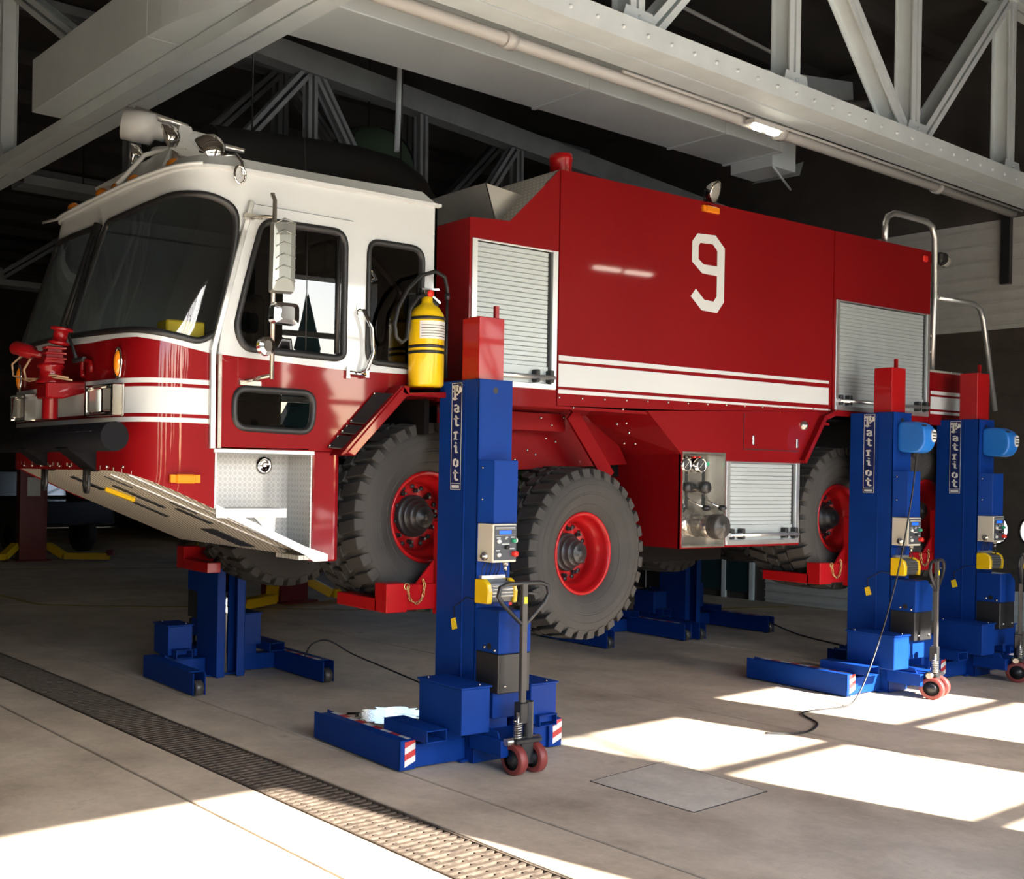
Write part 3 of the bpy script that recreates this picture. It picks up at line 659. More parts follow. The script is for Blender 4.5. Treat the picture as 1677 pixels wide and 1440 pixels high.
for s in (2.17, 3.66):
    c = skin(s, 2.335, .012); mb = MB().ball(c, .075, 14, sc=(.35, .35, 1)); mb.build('side_marker', AMBER, T)
    ch = MB().tube([c+Vector((0, 0, .085*math.sin(t)))+Vector((-_outn(s).y, _outn(s).x, 0))*.03*math.cos(t) for t in [2*math.pi*k/20 for k in range(20)]], .008, 6, closed=True); ch.build('marker_bezel', CHROME, T)
def amber_box(x, z, w=.15, parent=T):
    mb = MB().box(x-w/2, x+w/2, NY-.03, NY+.002, z-.025, z+.025); a = mb.build('marker_light', AMBER, parent, bevel=.008)
    b = MB().box(x-w/2-.03, x-w/2, NY-.018, NY+.002, z-.022, z+.022); b.box(x+w/2, x+w/2+.03, NY-.018, NY+.002, z-.022, z+.022); b.build('lens_end', AMBER, a)
amber_box(2.705, 1.697, .12)
# roof front: amber lamps, hand rail, light guard, turret
for x, y in ((2.79, 5.93), (2.745, 6.40), (2.73, 6.62), (2.71, 6.84), (2.70, 7.33)):
    MB().ball((x, y, 3.535), .055, 12, sc=(.8, 1.1, .75)).build('roof_marker', AMBER, T)
mb = MB(); mb.tube([surf(s, 3.46)+_outn(s)*.03+Vector((0, 0, .012)) for s in [1.95+(3.82-1.95)*k/24 for k in range(25)]]+[Vector((2.58, 7.62, 3.475))], .010, 6); mb.build('roof_rail', WHITE, T)
mb = MB(); mb.tube([(2.64, 6.42, 3.50), (2.80, 6.38, 3.70), (2.86, 6.3, 3.72), (3.0, 6.2, 3.72)], .016, 6); mb.build('guard_rail', WHITE, T)
mb = MB(); mb.add([(2.76, 6.10, 3.50), (2.76, 6.95, 3.50), (3.3, 6.95, 3.52), (3.3, 6.10, 3.52), (2.86, 6.12, 3.70), (2.70, 6.95, 3.60), (3.3, 6.95, 3.60), (3.3, 6.12, 3.70)], [(0, 1, 2, 3), (0, 4, 5, 1), (0, 3, 7, 4), (3, 2, 6, 7), (1, 5, 6, 2)]); mb.build('turret_tray', WHITE, T)
tur = MB().lathe([(.13, 0), (.13, .1), (.09, .13), (.09, .25)], (3.02, 6.55, 3.56), (0, 0, 1), 20).build('turret', WHITE, T)
d = Vector((-.80, .52, .22)).normalized(); c0 = Vector((3.10, 6.50, 3.90))
mb = MB(); mb.lathe([(0, -.16), (.055, -.16), (.055, .10), (.06, .10), (.06, .16), (.10, .18), (.105, .37), (.098, .37), (.09, .22), (0, .22)], c0, d, 20); mb.build('nozzle', WHITE, tur)
mb = MB(); mb.prism([(3.0, 3.60), (3.28, 3.60), (3.14, 3.95), (3.06, 3.95)], 'y', 6.42, 6.46); mb.build('bracket_plate', WHITE, tur)
mb = MB(); mb.tube([c0+d*.0+Vector((0, 0, .07)), c0+d*.3+Vector((0, 0, .09))], .012, 6); mb.tube([c0-d*.1, c0-d*.42+Vector((.0, -.02, .0))], [.028, .016], 8); mb.tube([c0+d*.3+Vector((0, 0, .11)), c0-d*.05+Vector((0, 0, .07))], .02, 6); mb.build('gun_linkage', ALU, tur)
def spot(c, d, r, name='spot_lamp', parent=T):
    d = Vector(d).normalized()
    o = MB().lathe([(0, -r*.9), (r*.45, -r*.8), (r*.85, -r*.4), (r, 0), (r*1.03, .012), (r*.9, .014)], c, d, 20).build(name, CHROME, parent)
    MB().lathe([(r*.95, .008), (r*.6, .02), (0, .03)], c, d, 20).build('lens', LENS, o)
    return o
spot((2.90, 6.25, 3.80), (-.75, .35, -.35), .085, parent=tur); spot((2.78, 6.5, 3.72), (-.9, .4, -.1), .075, parent=tur)
o = spot((2.93, 5.74, 3.60), (-.35, .55, -.55), .105)
mb = MB(); mb.tube([(2.97, 5.70, 3.56), (3.03, 5.60, 3.56), (3.03, 5.53, 3.50), (3.02, 5.50, 3.42)], .012, 6); mb.tube([Vector((3.0, 5.50, 3.42))+Vector((.035*math.cos(t), 0, .05*math.sin(t))) for t in [2*math.pi*k/14 for k in range(14)]], .008, 5, closed=True); mb.build('lamp_handle', CHROME, T)
mb = MB().lathe([(.02, 0), (.022, .2), (.035, .3), (.07, .36), (.06, .36), (.0, .3)], (3.2, 6.0, 3.62), (-.9, .3, .0), 14); mb.build('air_horn', CHROME, T)
MB().tube([(3.95, 6.3, 3.57), (3.92, 6.3, 4.05)], .004, 5).build('antenna', SATIN, T)
# bumper roller, brackets, shackles, bumper gun
mb = MB().cyl((2.262, 5.47, 1.918), (2.262, 7.78, 1.918), .079, 24); bum = mb.build('bumper_hose', ROLLER, T)
mb = MB()
for k in range(26): mb.ball((2.19, 5.62+.022*k, 1.945), .0035, 5)
mb.build('hose_rivets', STEEL, bum)['kind'] = 'stuff'
for y in (6.12, 6.85):
    mb = MB().prism([(2.20, 1.86), (2.42, 1.86), (2.42, 1.74), (2.385, 1.725)], 'y', y-.10, y+.10); br = mb.build('bumper_bracket', ROLLER, T, bevel=.004)
    sh = MB(); cc = Vector((2.36, y-.0, 1.665)); sh.tube([cc+Vector((0, -.032, .09)), cc+Vector((0, -.036, -.02)), cc+Vector((0, -.02, -.058)), cc+Vector((0, .02, -.058)), cc+Vector((0, .036, -.02)), cc+Vector((0, .032, .09))], .012, 8); sh.build('shackle', BLACK, br)
mb = MB()
for k in range(10): mb.ball(skin(2.12+.16*k, 1.757, .004), .009, 6)
mb.build('front_rivets', STEEL, cabin)['kind'] = 'stuff'
# red bumper gun on its bracket
gy = 6.24
def gun_build(mb, *a, **k):            # the gun is drawn large and set to size here
    for v in mb.v: v.x = 2.18+(v.x-2.17)*.85; v.y = gy+(v.y-gy)*.8; v.z = 2.03+(v.z-1.93)*.68
    return mb.build(*a, **k)
gun = gun_build(MB().prism([(2.10, 2.235), (2.38, 2.255), (2.38, 2.16), (2.22, 2.10), (2.10, 2.10)], 'y', gy-.11, gy+.11), 'bumper_gun', RED, T, bevel=.008)
mb = MB().lathe([(.055, 0), (.055, .30)], (2.17, gy+.02, 1.93), (0, 0, 1), 16); mb.lathe([(.10, .30), (.105, .32), (.085, .34), (.075, .42), (.095, .44), (.095, .46), (.07, .48)], (2.17, gy+.02, 1.93), (0, 0, 1), 20); gun_build(mb, 'swivel', RED, gun)
mb = MB().prism([(2.10, 2.40), (2.25, 2.40), (2.22, 2.55), (2.13, 2.55)], 'y', gy-.05, gy+.06); mb.lathe([(.045, 0), (.075, .01), (.075, .03), (.05, .035), (.05, .12), (.08, .125), (.08, .15), (.0, .15)], (2.2, gy-.04, 2.56), (.15, -.1, 1), 16)
for k in range(3): mb.box(2.10, 2.25, gy-.08, gy+.0, 2.43+.045*k, 2.45+.045*k)
gun_build(mb, 'gun_body', RED, gun, bevel=.004)
dn = Vector((-.45, .75, .28)).normalized(); mb = MB().lathe([(0, 0), (.03, 0), (.032, .08), (.058, .11), (.062, .26), (.055, .27), (.0, .25)], (2.13, gy+.06, 2.47), dn, 16); gun_build(mb, 'gun_nozzle', RED, gun)
HOSE = mat('tan_rubber_hose', (.35, .22, .13), .5)
mb = MB()
mb.tube([(2.08, gy+.18, 2.46), (2.05, gy+.24, 2.36), (2.06, gy+.22, 2.28), (2.10, gy+.05, 2.27), (2.15, gy-.08, 2.30), (2.22, gy-.2, 2.27)], .009, 6)
mb.tube([(2.06, gy+.30, 2.50), (2.02, gy+.42, 2.42), (2.03, gy+.42, 2.32), (2.08, gy+.2, 2.26), (2.14, gy-.02, 2.29), (2.24, gy-.22, 2.25)], .008, 6); gun_build(mb, 'gun_hose', HOSE, gun)
# wipers
mb = MB(); mb.tube([skin(2.62, 2.38, .03), skin(2.78, 2.55, .05), skin(2.93, 3.05, .03)], .012, 6); mb.tube([skin(2.92, 2.62, .025), skin(2.95, 3.20, .025)], .014, 6); mb.tube([skin(2.52, 2.38, .03), skin(2.66, 2.38, .03)], .016, 6); mb.build('wiper', BLACK, T)
mb = MB(); mb.tube([skin(2.98, 2.56, .02), skin(2.98, 3.28, .02)], .03, 8); mb.build('windscreen_post', BLACK, T)
mb = MB(); mb.tube([skin(2.45, 2.30, .015), skin(2.46, 2.36, .02), skin(2.50, 2.37, .02)]+[skin(2.55+.02*math.cos(t), 2.33+.05*math.sin(t), .02) for t in (1.5, .7, 0, -.7, -1.4)], .014, 6); mb.build('front_grab_handle', RED, T)
# skid plate
def skz(x): return 1.735-.415*(x-2.40)
fr = [surf(2.06+(3.86-2.06)*k/24, 1.73) for k in range(25)]
near_e = [(3.62, NY+.02)]+[(3.62+(2.62-3.62)*k/6, NY+.02) for k in range(1, 7)]
poly = near_e+[(p.x, p.y) for p in fr]+[(2.75, 7.56), (3.62, 7.46)]
mb = MB(); n = len(poly); mb.add([(x, y, skz(x)) for x, y in poly]+[(x, y, skz(x)+.02) for x, y in poly], [tuple(range(n)), tuple(range(n, 2*n))[::-1]]+[(i, (i+1) % n, n+(i+1) % n, n+i) for i in range(n)])
skid = mb.build('skid_plate', SKID, T)
def on_skid(x, y, d=.0): return Vector((x-.38*d, y, skz(x)-.92*d))
for y0, y1 in ((5.98, 5.80), (5.72, 5.62)):
    mb = MB(); mb.bar(on_skid(2.45, y0, .003), on_skid(3.6, y1, .003), .022, .006, up=(.4, 0, .9)); mb.build('skid_seam', ALU, skid)
for x, y, w, l in ((2.60, 6.72, .05, .2), (2.78, 6.32, .035, .32), (3.0, 6.62, .035, .22), (3.05, 6.10, .035, .22), (3.42, 6.35, .11, .28), (2.56, 6.12, .012, .16), (2.92, 5.98, .012, .16)):
    mb = MB(); mb.bar(on_skid(x-l/2, y+.02, .002), on_skid(x+l/2, y-.02, .002), w*2.2, .006, up=(.4, 0, .9)); mb.build('skid_slot', BLACK, skid)
mb = MB(); mb.bar(on_skid(2.66, 6.56, .012), on_skid(2.82, 6.46, .012), .06, .03, up=(.4, 0, .9)); mb.build('yellow_hook', YEL, skid, bevel=.008)
# step well in tread plate
sw = MB(); y1 = NY+.26
sw.prism([(2.905, 1.535), (3.54, 1.27), (3.54, 1.862), (2.905, 1.862)], 'y', y1, y1+.01); MB().box(3.535, 3.545, NY, y1, 1.24, 1.862).build('well_end', PLATE_YZ, T)
well = sw.build('step_well', PLATE_XZ, T)
MB().box(2.885, 3.56, NY-.004, NY+.03, 1.845, 1.872).build('well_lip', ALU, T, bevel=.004)
MB().box(2.895, 2.905, NY, y1, 1.53, 1.86).build('well_side', ALU, T)
stp = MB().box(2.905, 3.37, NY+.0, y1, 1.520, 1.530).build('step', PLATE_XY, T)
MB().box(2.905, 3.37, NY-.004, NY+.004, 1.478, 1.53).build('step_nosing', ALU, stp)
MB().prism([(3.17, 1.51), (3.36, 1.51), (3.35, 1.37), (3.31, 1.385)], 'y', NY+.10, NY+.115).build('step_bracket', ALU, stp)
st2 = MB().box(3.46, 3.66, NY-.0, y1, 1.225, 1.25).build('step', PLATE_XY, T)
mb = MB(); mb.add([(2.90, NY+.004, 1.556), (2.90, NY+.004, 1.515), (3.50, NY+.004, 1.255), (3.56, NY+.004, 1.215), (3.66, NY+.004, 1.215), (3.66, NY+.004, 1.255), (3.50, NY+.004, 1.305)]+[(2.90, NY-.01, 1.556), (2.90, NY-.01, 1.515), (3.50, NY-.01, 1.255), (3.56, NY-.01, 1.215), (3.66, NY-.01, 1.215), (3.66, NY-.01, 1.255), (3.50, NY-.01, 1.305)], [tuple(range(7)), tuple(range(7, 14))[::-1]]+[(i, (i+1) % 7, 7+(i+1) % 7, 7+i) for i in range(7)]); mb.build('step_edge_trim', ALU, T)
mb = MB().lathe([(0, .0), (.03, .004), (.032, .02), (.05, .022), (.055, .0)], (3.36, y1-.0, 1.78), (0, -1, 0), 18); mb.build('step_lamp', CHROME, T)
# front fender
mb = MB().prism([(3.56, NY+.02), (3.70, NY-.02), (3.735, NY-.0), (3.74, NY+.3), (3.56, NY+.3)], 'z', 1.212, 1.872); mb.build('fender_post', RED, T, bevel=.012, seg=2)
mb = MB()                                                   # diagonal flare and its flat top
mb.hexa([(3.70, NY-.14, 1.865), (3.755, NY-.14, 1.845), (4.155, NY-.14, 2.235), (4.115, NY-.14, 2.285), (3.70, NY+.06, 1.865), (3.755, NY+.06, 1.845), (4.155, NY+.06, 2.235), (4.115, NY+.06, 2.285)])
mb.hexa([(4.115, NY-.14, 2.240), (4.155, NY-.14, 2.225), (4.74, NY-.14, 2.225), (4.74, NY-.14, 2.285), (4.115, NY+.2, 2.240), (4.155, NY+.2, 2.225), (4.74, NY+.2, 2.225), (4.74, NY+.2, 2.285)])
mb.hexa([(4.10, NY-.14, 2.24), (4.16, NY-.14, 2.22), (4.16, NY-.14, 2.285), (4.11, NY-.14, 2.287), (4.10, NY+.2, 2.24), (4.16, NY+.2, 2.22), (4.16, NY+.2, 2.285), (4.11, NY+.2, 2.287)])
flare = mb.build('fender_flare', RED, T, bevel=.006)
for a, b in ((.02, .20), (.24, .36), (.40, .86)):          # black vent plates on the slope
    p = lambda t: Vector((3.64+.40*t, NY-.012, 1.885+.41*t)); q = lambda t: p(t)+Vector((.075, -.09, -.01))
    mb = MB(); mb.add([p(a), p(b), q(b), q(a)]+[x-Vector((0, .004, -.006)) for x in (p(a), p(b), q(b), q(a))], [(0, 1, 2, 3), (4, 5, 6, 7), (0, 1, 5, 4), (1, 2, 6, 5), (2, 3, 7, 6), (3, 0, 4, 7)]); vp = mb.build('vent_plate', BLACK, T)
    mb = MB()
    for c in (p(a+.02), p(b-.02), q(a+.02), q(b-.02)): mb.ball(c+Vector((0, -.006, .006)), .008, 6)
    mb.build('plate_screws', STEEL, vp)['kind'] = 'stuff'
mb = MB().prism([(3.66, 1.85), (4.10, 2.28), (4.12, 2.28), (3.735, 1.872)], 'y', NY-.13, NY-.0); mb.build('flare_web', RED, T)
# wheel-well liners and underbody
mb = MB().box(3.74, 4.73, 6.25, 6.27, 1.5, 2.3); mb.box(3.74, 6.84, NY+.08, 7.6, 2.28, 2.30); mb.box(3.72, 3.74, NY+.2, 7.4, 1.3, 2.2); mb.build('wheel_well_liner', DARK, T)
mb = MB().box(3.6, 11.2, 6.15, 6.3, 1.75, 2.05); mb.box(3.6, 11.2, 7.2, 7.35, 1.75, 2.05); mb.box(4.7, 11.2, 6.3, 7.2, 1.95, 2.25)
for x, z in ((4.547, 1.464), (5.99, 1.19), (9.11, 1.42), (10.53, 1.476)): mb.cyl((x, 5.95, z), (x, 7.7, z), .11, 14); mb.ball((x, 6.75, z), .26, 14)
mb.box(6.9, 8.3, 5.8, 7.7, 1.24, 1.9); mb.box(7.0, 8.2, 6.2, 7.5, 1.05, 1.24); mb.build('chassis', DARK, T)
# ------------------------------------------------------------------ rear body
def wallp(mb, poly, y0, y1, mi=0): return mb.prism(poly, 'y', y0, y1, mi)
# front locker module: sides, sloped front, opening for the shutter
def panel(name, poly, holes=(), y=NY, m=RED, parent=T, th=.02):
    mb = MB(); O = poly
    for yy in (y, y+th): patch(mb, poly, list(holes), [], lambda a, b, yy=yy: Vector((a, yy, b)), lambda *c: 0, .6)
    for P in [poly]+list(holes):
        n = len(P); mb.add([(a, y, b) for a, b in P]+[(a, y+th, b) for a, b in P], [(i, (i+1) % n, n+(i+1) % n, n+i) for i in range(n)])
    for i in range(len(mb.sm)): mb.sm[i] = False
    mb.keep = False
    return mb.build(name, m, parent)
rect = lambda x0, x1, z0, z1: [(x0, z0), (x1, z0), (x1, z1), (x0, z1)]
SH1 = rect(4.765, 5.515, 2.365, 3.285); SH2 = rect(8.80, 10.235, 2.375, 3.275)
panel('side_panel', [(4.735, 2.22), (5.535, 2.22), (5.535, 3.865), (5.082, 3.448), (4.735, 3.428)], [SH1])
panel('side_panel', [(5.545, 2.235), (6.835, 2.26), (8.745, 2.335), (8.745, 3.862), (5.545, 3.869)])
panel('side_panel', [(8.755, 2.30), (10.25, 2.30), (10.25, 3.868), (8.755, 3.862)], [SH2])
mb = MB().prism([(4.735, 2.22), (4.735, 3.428), (4.755, 3.428), (4.755, 2.22)], 'y', NY+.02, FY); mb.build('front_bulkhead', RED, T)
mb = MB(); mb.add([(4.735, NY, 3.43), (5.082, NY, 3.45), (5.082, FY, 3.45), (4.735, FY, 3.43)], [(0, 1, 2, 3)]); mb.add([(5.082, NY, 3.45), (5.537, NY, 3.866), (5.537, FY, 3.866), (5.082, FY, 3.45)], [(0, 1, 2, 3)]); mb.build('sloped_front_deck', PLATE_XY, T)
mb = MB().box(5.54, 10.25, NY+.02, FY, 3.84, 3.862); mb.build('body_roof', RED, T)
mb = MB().box(10.23, 10.25, NY+.02, FY, 2.3, 3.86); mb.build('rear_bulkhead', RED, T)
mb = MB().box(4.75, 10.24, FY-.02, FY, 2.25, 3.86); mb.build('far_side_panel', RED, T)
mb = MB().box(4.735, 8.75, NY+.02, 6.3, 2.215, 2.235); mb.build('body_underside', RED, T)
# intake hood on the sloped deck
mb = MB(); a_, b_ = 5.70, 6.36
for y_ in (a_, b_): mb.add([(5.0, y_, 3.725), (5.34, y_, 3.69), (5.10, y_, 3.465), (5.0, y_+.006, 3.725), (5.34, y_+.006, 3.69), (5.10, y_+.006, 3.465)], [(0, 1, 2), (3, 5, 4), (0, 3, 4, 1), (1, 4, 5, 2), (2, 5, 3, 0)])
mb.hexa([(5.0, a_, 3.725), (5.0, b_, 3.725), (5.10, b_, 3.465), (5.10, a_, 3.465), (5.006, a_, 3.727), (5.006, b_, 3.727), (5.106, b_, 3.467), (5.106, a_, 3.467)]); mb.build('intake_hood', ALU, T)
mb = MB()
for k in range(6): mb.box(5.18+.05*k, 5.21+.05*k, 6.0+.06*k, 6.9, 3.66+.045*k, 3.675+.045*k)
mb.build('deck_steps', ALU, T)
# beacon, spot lamp, markers
mb = MB().lathe([(.085, 0), (.085, .03), (.07, .035)], (5.72, 5.72, 3.865), (0, 0, 1), 20); bc = mb.build('beacon', STEEL, T)
MB().lathe([(.072, .03), (.078, .06), (.078, .12), (.084, .125), (.08, .17), (.0, .19)], (5.72, 5.72, 3.865), (0, 0, 1), 20).build('beacon_dome', LRED, bc)
spot((7.28, 5.62, 3.985), (.25, -.9, -.3), .085); MB().tube([(7.28, 5.70, 3.98), (7.25, 5.68, 3.86)], .016, 8).build('lamp_post', SATIN, T)
amber_box(7.125, 3.81, .13)
MB().box(10.1, 10.17, NY-.02, NY+.002, 3.76, 3.815).build('red_marker', REDB, T, bevel=.008)
# stripes on the body and the deck
for z0, z1 in ((2.546, 2.584), (2.368, 2.526), (2.32, 2.348)):
    MB().hexa([(5.552, NY-.002, z0-.0), (8.70, NY-.002, z0+.02), (8.70, NY-.002, z1+.004), (5.552, NY-.002, z1), (5.552, NY+.001, z0), (8.70, NY+.001, z0+.02), (8.70, NY+.001, z1+.004), (5.552, NY+.001, z1)]).build('stripe', STRIPE, T)
# the number
s9 = [(6.985, 3.612), (7.195, 3.622), (7.308, 3.535), (7.308, 3.118), (7.228, 3.027), (7.045, 3.033), (6.918, 3.128), (6.975, 3.19), (7.075, 3.115), (7.185, 3.112), (7.22, 3.155), (7.22, 3.312), (7.045, 3.315), (6.925, 3.392), (6.925, 3.545)]
h9 = [(7.00, 3.42), (7.06, 3.385), (7.22, 3.385), (7.22, 3.505), (7.165, 3.55), (7.02, 3.545), (7.00, 3.52)]
mb = MB(); patch(mb, s9, [h9], [], lambda a, b: Vector((a, NY-.003, b)), lambda *c: 0, .5)
mb.build('number_nine', STRIPE, T, label='white block numeral 9')
# roll-up shutters
def shutter(rect_, slats, name='roll_shutter', parent=T):
    (x0, z0), (x1, z1) = rect_[0], rect_[2]; y = NY
    fr = MB().box(x0-.012, x0+.035, y-.008, y+.05, z0-.02, z1+.012); fr.box(x1-.035, x1+.012, y-.008, y+.05, z0-.02, z1+.012); fr.box(x0, x1, y-.012, y+.05, z0-.025, z0+.012); fr.box(x0, x1, y-.004, y+.05, z1, z1+.012)
    o = fr.build(name, ALU, parent, bevel=.002)
    h = (z1-z0-.13)/slats; me = MB().prism([(y+.028, 0), (y+.022, .004), (y+.022, h-.004), (y+.028, h-.001), (y+.04, h-.001), (y+.04, 0)], 'x', x0+.04, x1-.055).mesh('slat', SHUT, 0, ORG[T.name])
    for k in range(slats): obj('slat', me, o, loc=(0, 0, z0+.13+k*h))
    MB().box(x1-.055, x1-.035, y+.02, y+.045, z0, z1).build('brush_seal', BLACK, o)
    MB().box(x0+.04, x1-.05, y+.015, y+.04, z0+.012, z0+.13).build('bottom_rail', SHUT, o)
    MB().cyl((x0+.02, y-.022, z0+.055), (x1-.02, y-.022, z0+.055), .016, 10).build('lift_bar', ALU, o)
    for xx in (x0+.05, x0+.18, x1-.18, x1-.05):
        MB().box(xx-.018, xx+.018, y-.035, y+.02, z0+.02, z0+.105).build('latch', BLACK, o, bevel=.006)
    return o
shutter(SH1, 24); shutter(SH2, 24)
# rear deck
panel('rear_deck_side', rect(10.26, 11.33, 2.28, 2.765))
mb = MB().box(10.25, 11.33, NY+.0, FY, 2.765, 2.785); mb.build('rear_deck', PLATE_XY, T)
mb = MB().box(11.31, 11.33, NY+.02, FY, 2.0, 2.765); mb.build('rear_end', RED, T)
for z0, z1 in ((2.56, 2.592), (2.425, 2.54), (2.38, 2.405)): MB().box(10.28, 11.30, NY-.003, NY+.001, z0, z1).build('stripe', STRIPE, T)
mb = MB().tube([(9.60, 5.6, 3.86), (9.60, 5.6, 4.05), (9.64, 5.6, 4.12), (9.74, 5.6, 4.16), (9.86, 5.6, 4.165), (10.28, 5.6, 4.155), (10.37, 5.6, 4.12), (10.42, 5.6, 4.02), (10.43, 5.6, 3.5), (10.40, 5.6, 2.78)], .027, 10); mb.build('grab_rail', ALU, T)
mb = MB().tube([(10.44, 5.58, 3.47), (11.08, 5.58, 3.475), (11.2, 5.58, 3.44), (11.27, 5.58, 3.34), (11.48, 5.56, 2.46)], .025, 10); mb.build('stair_rail', ALU, T)
for z in (2.95, 3.10): MB().box(10.26, 10.42, 5.6, 6.1, z, z+.02).build('ladder_step', PLATE_XY, T)
mb = MB().box(10.47, 10.60, 5.56, 5.68, 3.80, 3.90); rl = mb.build('rear_work_lamp', SATIN, T, bevel=.02); MB().lathe([(.05, 0), (.055, .05), (.0, .08)], (10.60, 5.62, 3.84), (1, 0, -.2), 14).build('lens', LENS, rl)
# lower pump module
PU = rect(6.862, 7.362, 1.235, 1.94); SH3 = rect(7.385, 8.298, 1.255, 1.875)
panel('pump_module_side', [(6.845, 1.215), (8.32, 1.215), (8.32, 1.88), (8.57, 2.24), (8.74, 2.332), (6.845, 2.255)], [PU, SH3])
panel('pump_module_front', [(6.55, 1.26), (6.845, 1.215), (6.845, 2.255), (6.46, 2.24)], y=NY+.03, th=.01) if False else None
mb = MB(); mb.add([(6.845, NY, 1.215), (6.845, NY, 1.93), (6.845, 7.6, 1.93), (6.845, 7.6, 1.215)], [(0, 1, 2, 3)])
mb.add([(6.845, NY, 1.93), (6.46, NY, 2.24), (6.30, 6.2, 2.24), (6.845, 6.2, 1.93)], [(0, 1, 2, 3)]); mb.add([(6.845, NY, 1.93), (6.845, NY, 2.255), (6.46, NY, 2.24)], [(0, 1, 2)])
mb.add([(6.845, NY, 1.215), (8.32, NY, 1.215), (8.32, 7.6, 1.215), (6.845, 7.6, 1.215)], [(0, 1, 2, 3)]); mb.build('pump_module_shell', RED, T)
shutter(SH3, 15)
for a, b in (((7.583, 1.985), (7.583, 2.27)), ((7.583, 1.985), (8.30, 1.985))): MB().bar((a[0], NY-.001, a[1]), (b[0], NY-.001, b[1]), .006, .004, up=(0, 1, 0)).build('panel_seam', BLACK, T)
for x, z in ((7.70, 2.06), (8.27, 2.05)): MB().box(x-.012, x+.012, NY-.012, NY, z-.04, z+.04).build('hinge_loop', STEEL, T, bevel=.006)
MB().lathe([(.04, 0), (.035, .02), (.015, .025), (.015, .035), (0, .035)], (8.36, NY, 2.20), (0, -1, 0), 14).build('filler_cap', STEEL, T)
mb = MB()
for k in range(15): mb.ball((5.56+.225*k, NY-.003, 2.292+.0063*k*.6), .009, 6)
for x, z in ((5.7, 2.228), (6.2, 2.238)): mb.ball((x, NY-.002, z), .009, 6)
mb.build('side_rivets', STEEL, T)['kind'] = 'stuff'
# pump panel
pd = NY+.075
pp = MB().box(6.862, 7.362, pd, pd+.01, 1.235, 1.94); pp.box(6.862, 6.87, NY, pd, 1.235, 1.94); pp.box(7.35, 7.362, NY-.006, pd, 1.22, 1.95); pp.box(6.862, 7.362, NY-.004, pd, 1.222, 1.237); pp.box(6.855, 7.365, NY-.004, NY+.02, 1.935, 1.95)
pp = pp.build('pump_panel', STEEL, T)
for x, z, r in ((7.07, 1.85, .055), (6.90, 1.85, .05)):
    g = MB().lathe([(0, 0), (r*.85, 0), (r*.85, .02), (r, .02), (r, -.06)], (x, pd-.07, z), (0, -1, 0), 20).build('gauge', CHROME, pp); MB().lathe([(r*.84, .012), (0, .014)], (x, pd-.07, z), (0, -1, 0), 20).build('dial', INK, g); MB().bar((x-.02, pd-.086, z-.02), (x+.02, pd-.086, z+.02), .005, .002).build('needle', PAPER, g)
def knob(x, z, r, d, m=SATIN): return MB().lathe([(r*.5, 0), (r*.5, d*.4), (r, d*.42), (r*1.02, d*.7), (r*.9, d), (0, d)], (x, pd, z), (0, -1, 0), 16).build('valve_knob', m, pp)
knob(7.10, 1.68, .05, .12); knob(6.92, 1.68, .04, .10); knob(6.94, 1.40, .055, .06, STEEL); knob(6.90, 1.52, .04, .05, CHROME)
for x, z, L in ((7.0, 1.66, .3), (7.20, 1.70, .32)): MB().box(x-.012, x+.012, pd-.006, pd, z-L/2, z+L/2).build('lever_slot', BLACK, pp)
for x in (7.03, 7.22):
    mb = MB().tube([(x-.02, pd, 1.60), (x+.03, pd-.08, 1.54), (x+.07, pd-.10, 1.525)], .008, 6); l = mb.build('valve_lever', CHROME, pp); MB().ball((x+.08, pd-.10, 1.522), .03, 10, sc=(1.4, 1, .8)).build('lever_grip', BLACK, l)
inl = MB().lathe([(.085, 0), (.09, .02), (.082, .03), (.082, .09)], (7.12, pd, 1.385), (0, -1, 0), 24).build('suction_inlet', STEEL, pp)
MB().lathe([(.088, .08), (.088, .15), (.08, .155), (.08, .16)], (7.12, pd, 1.385), (0, -1, 0), 24).build('coupling_ring', STEEL, inl)
MB().lathe([(.092, .16), (.095, .18), (.095, .235), (.085, .25), (.03, .25), (.03, .265), (0, .265)], (7.12, pd, 1.385), (0, -1, 0), 24).build('inlet_cap', HANDLE, inl)
for k in range(4): MB().cyl((6.95+.06*k, pd, 1.905), (6.95+.06*k, pd-.02, 1.905), .014, 10).build('indicator', REDB if k > 1 else CHROME, pp)
for x, z in ((7.20, 1.86), (7.245, 1.862)): MB().box(x-.017, x+.017, pd-.006, pd, z-.014, z+.014).build('green_switch', GREEN, pp)
# red structure above the second wheel
mb = MB(); mb.add([(4.9, 6.05, 2.215), (6.6, 6.05, 2.215), (6.83, 6.05, 1.85), (4.9, 6.05, 1.75)], [(0, 1, 2, 3)]); mb.build('inner_fender', RED, T)
mb = MB(); mb.bar((5.95, 5.80, 2.21), (6.42, 5.86, 1.74), .12, .02, up=(0, 1, 0)); mb.bar((5.0, 5.92, 2.14), (6.0, 5.92, 2.14), .13, .02, up=(0, 1, 0)); mb.build('fender_brace', RED, T)
mb = MB(); rr = random.Random(4)
for x, z in ((5.75, 2.17), (5.86, 2.12), (5.80, 2.02), (5.9, 2.0), (5.62, 1.93), (5.7, 1.9), (5.98, 2.18), (6.08, 2.1), (5.5, 1.86), (5.3, 2.1)): mb.ball((x, 5.905, z), .01, 6)
for x, z in ((6.32, 2.14), (6.42, 2.15), (6.45, 2.08), (6.40, 2.0), (6.52, 2.0)): mb.ball((x, 5.70, z), .01, 6)
mb.build('fender_bolts', STEEL, T)['kind'] = 'stuff'
mb = MB().box(4.62, 5.0, 5.62, 5.64, 2.02, 2.2); mb.box(4.62, 5.2, 5.62, 5.9, 2.05, 2.07); mb.build('mud_flap_bracket', RED, T)
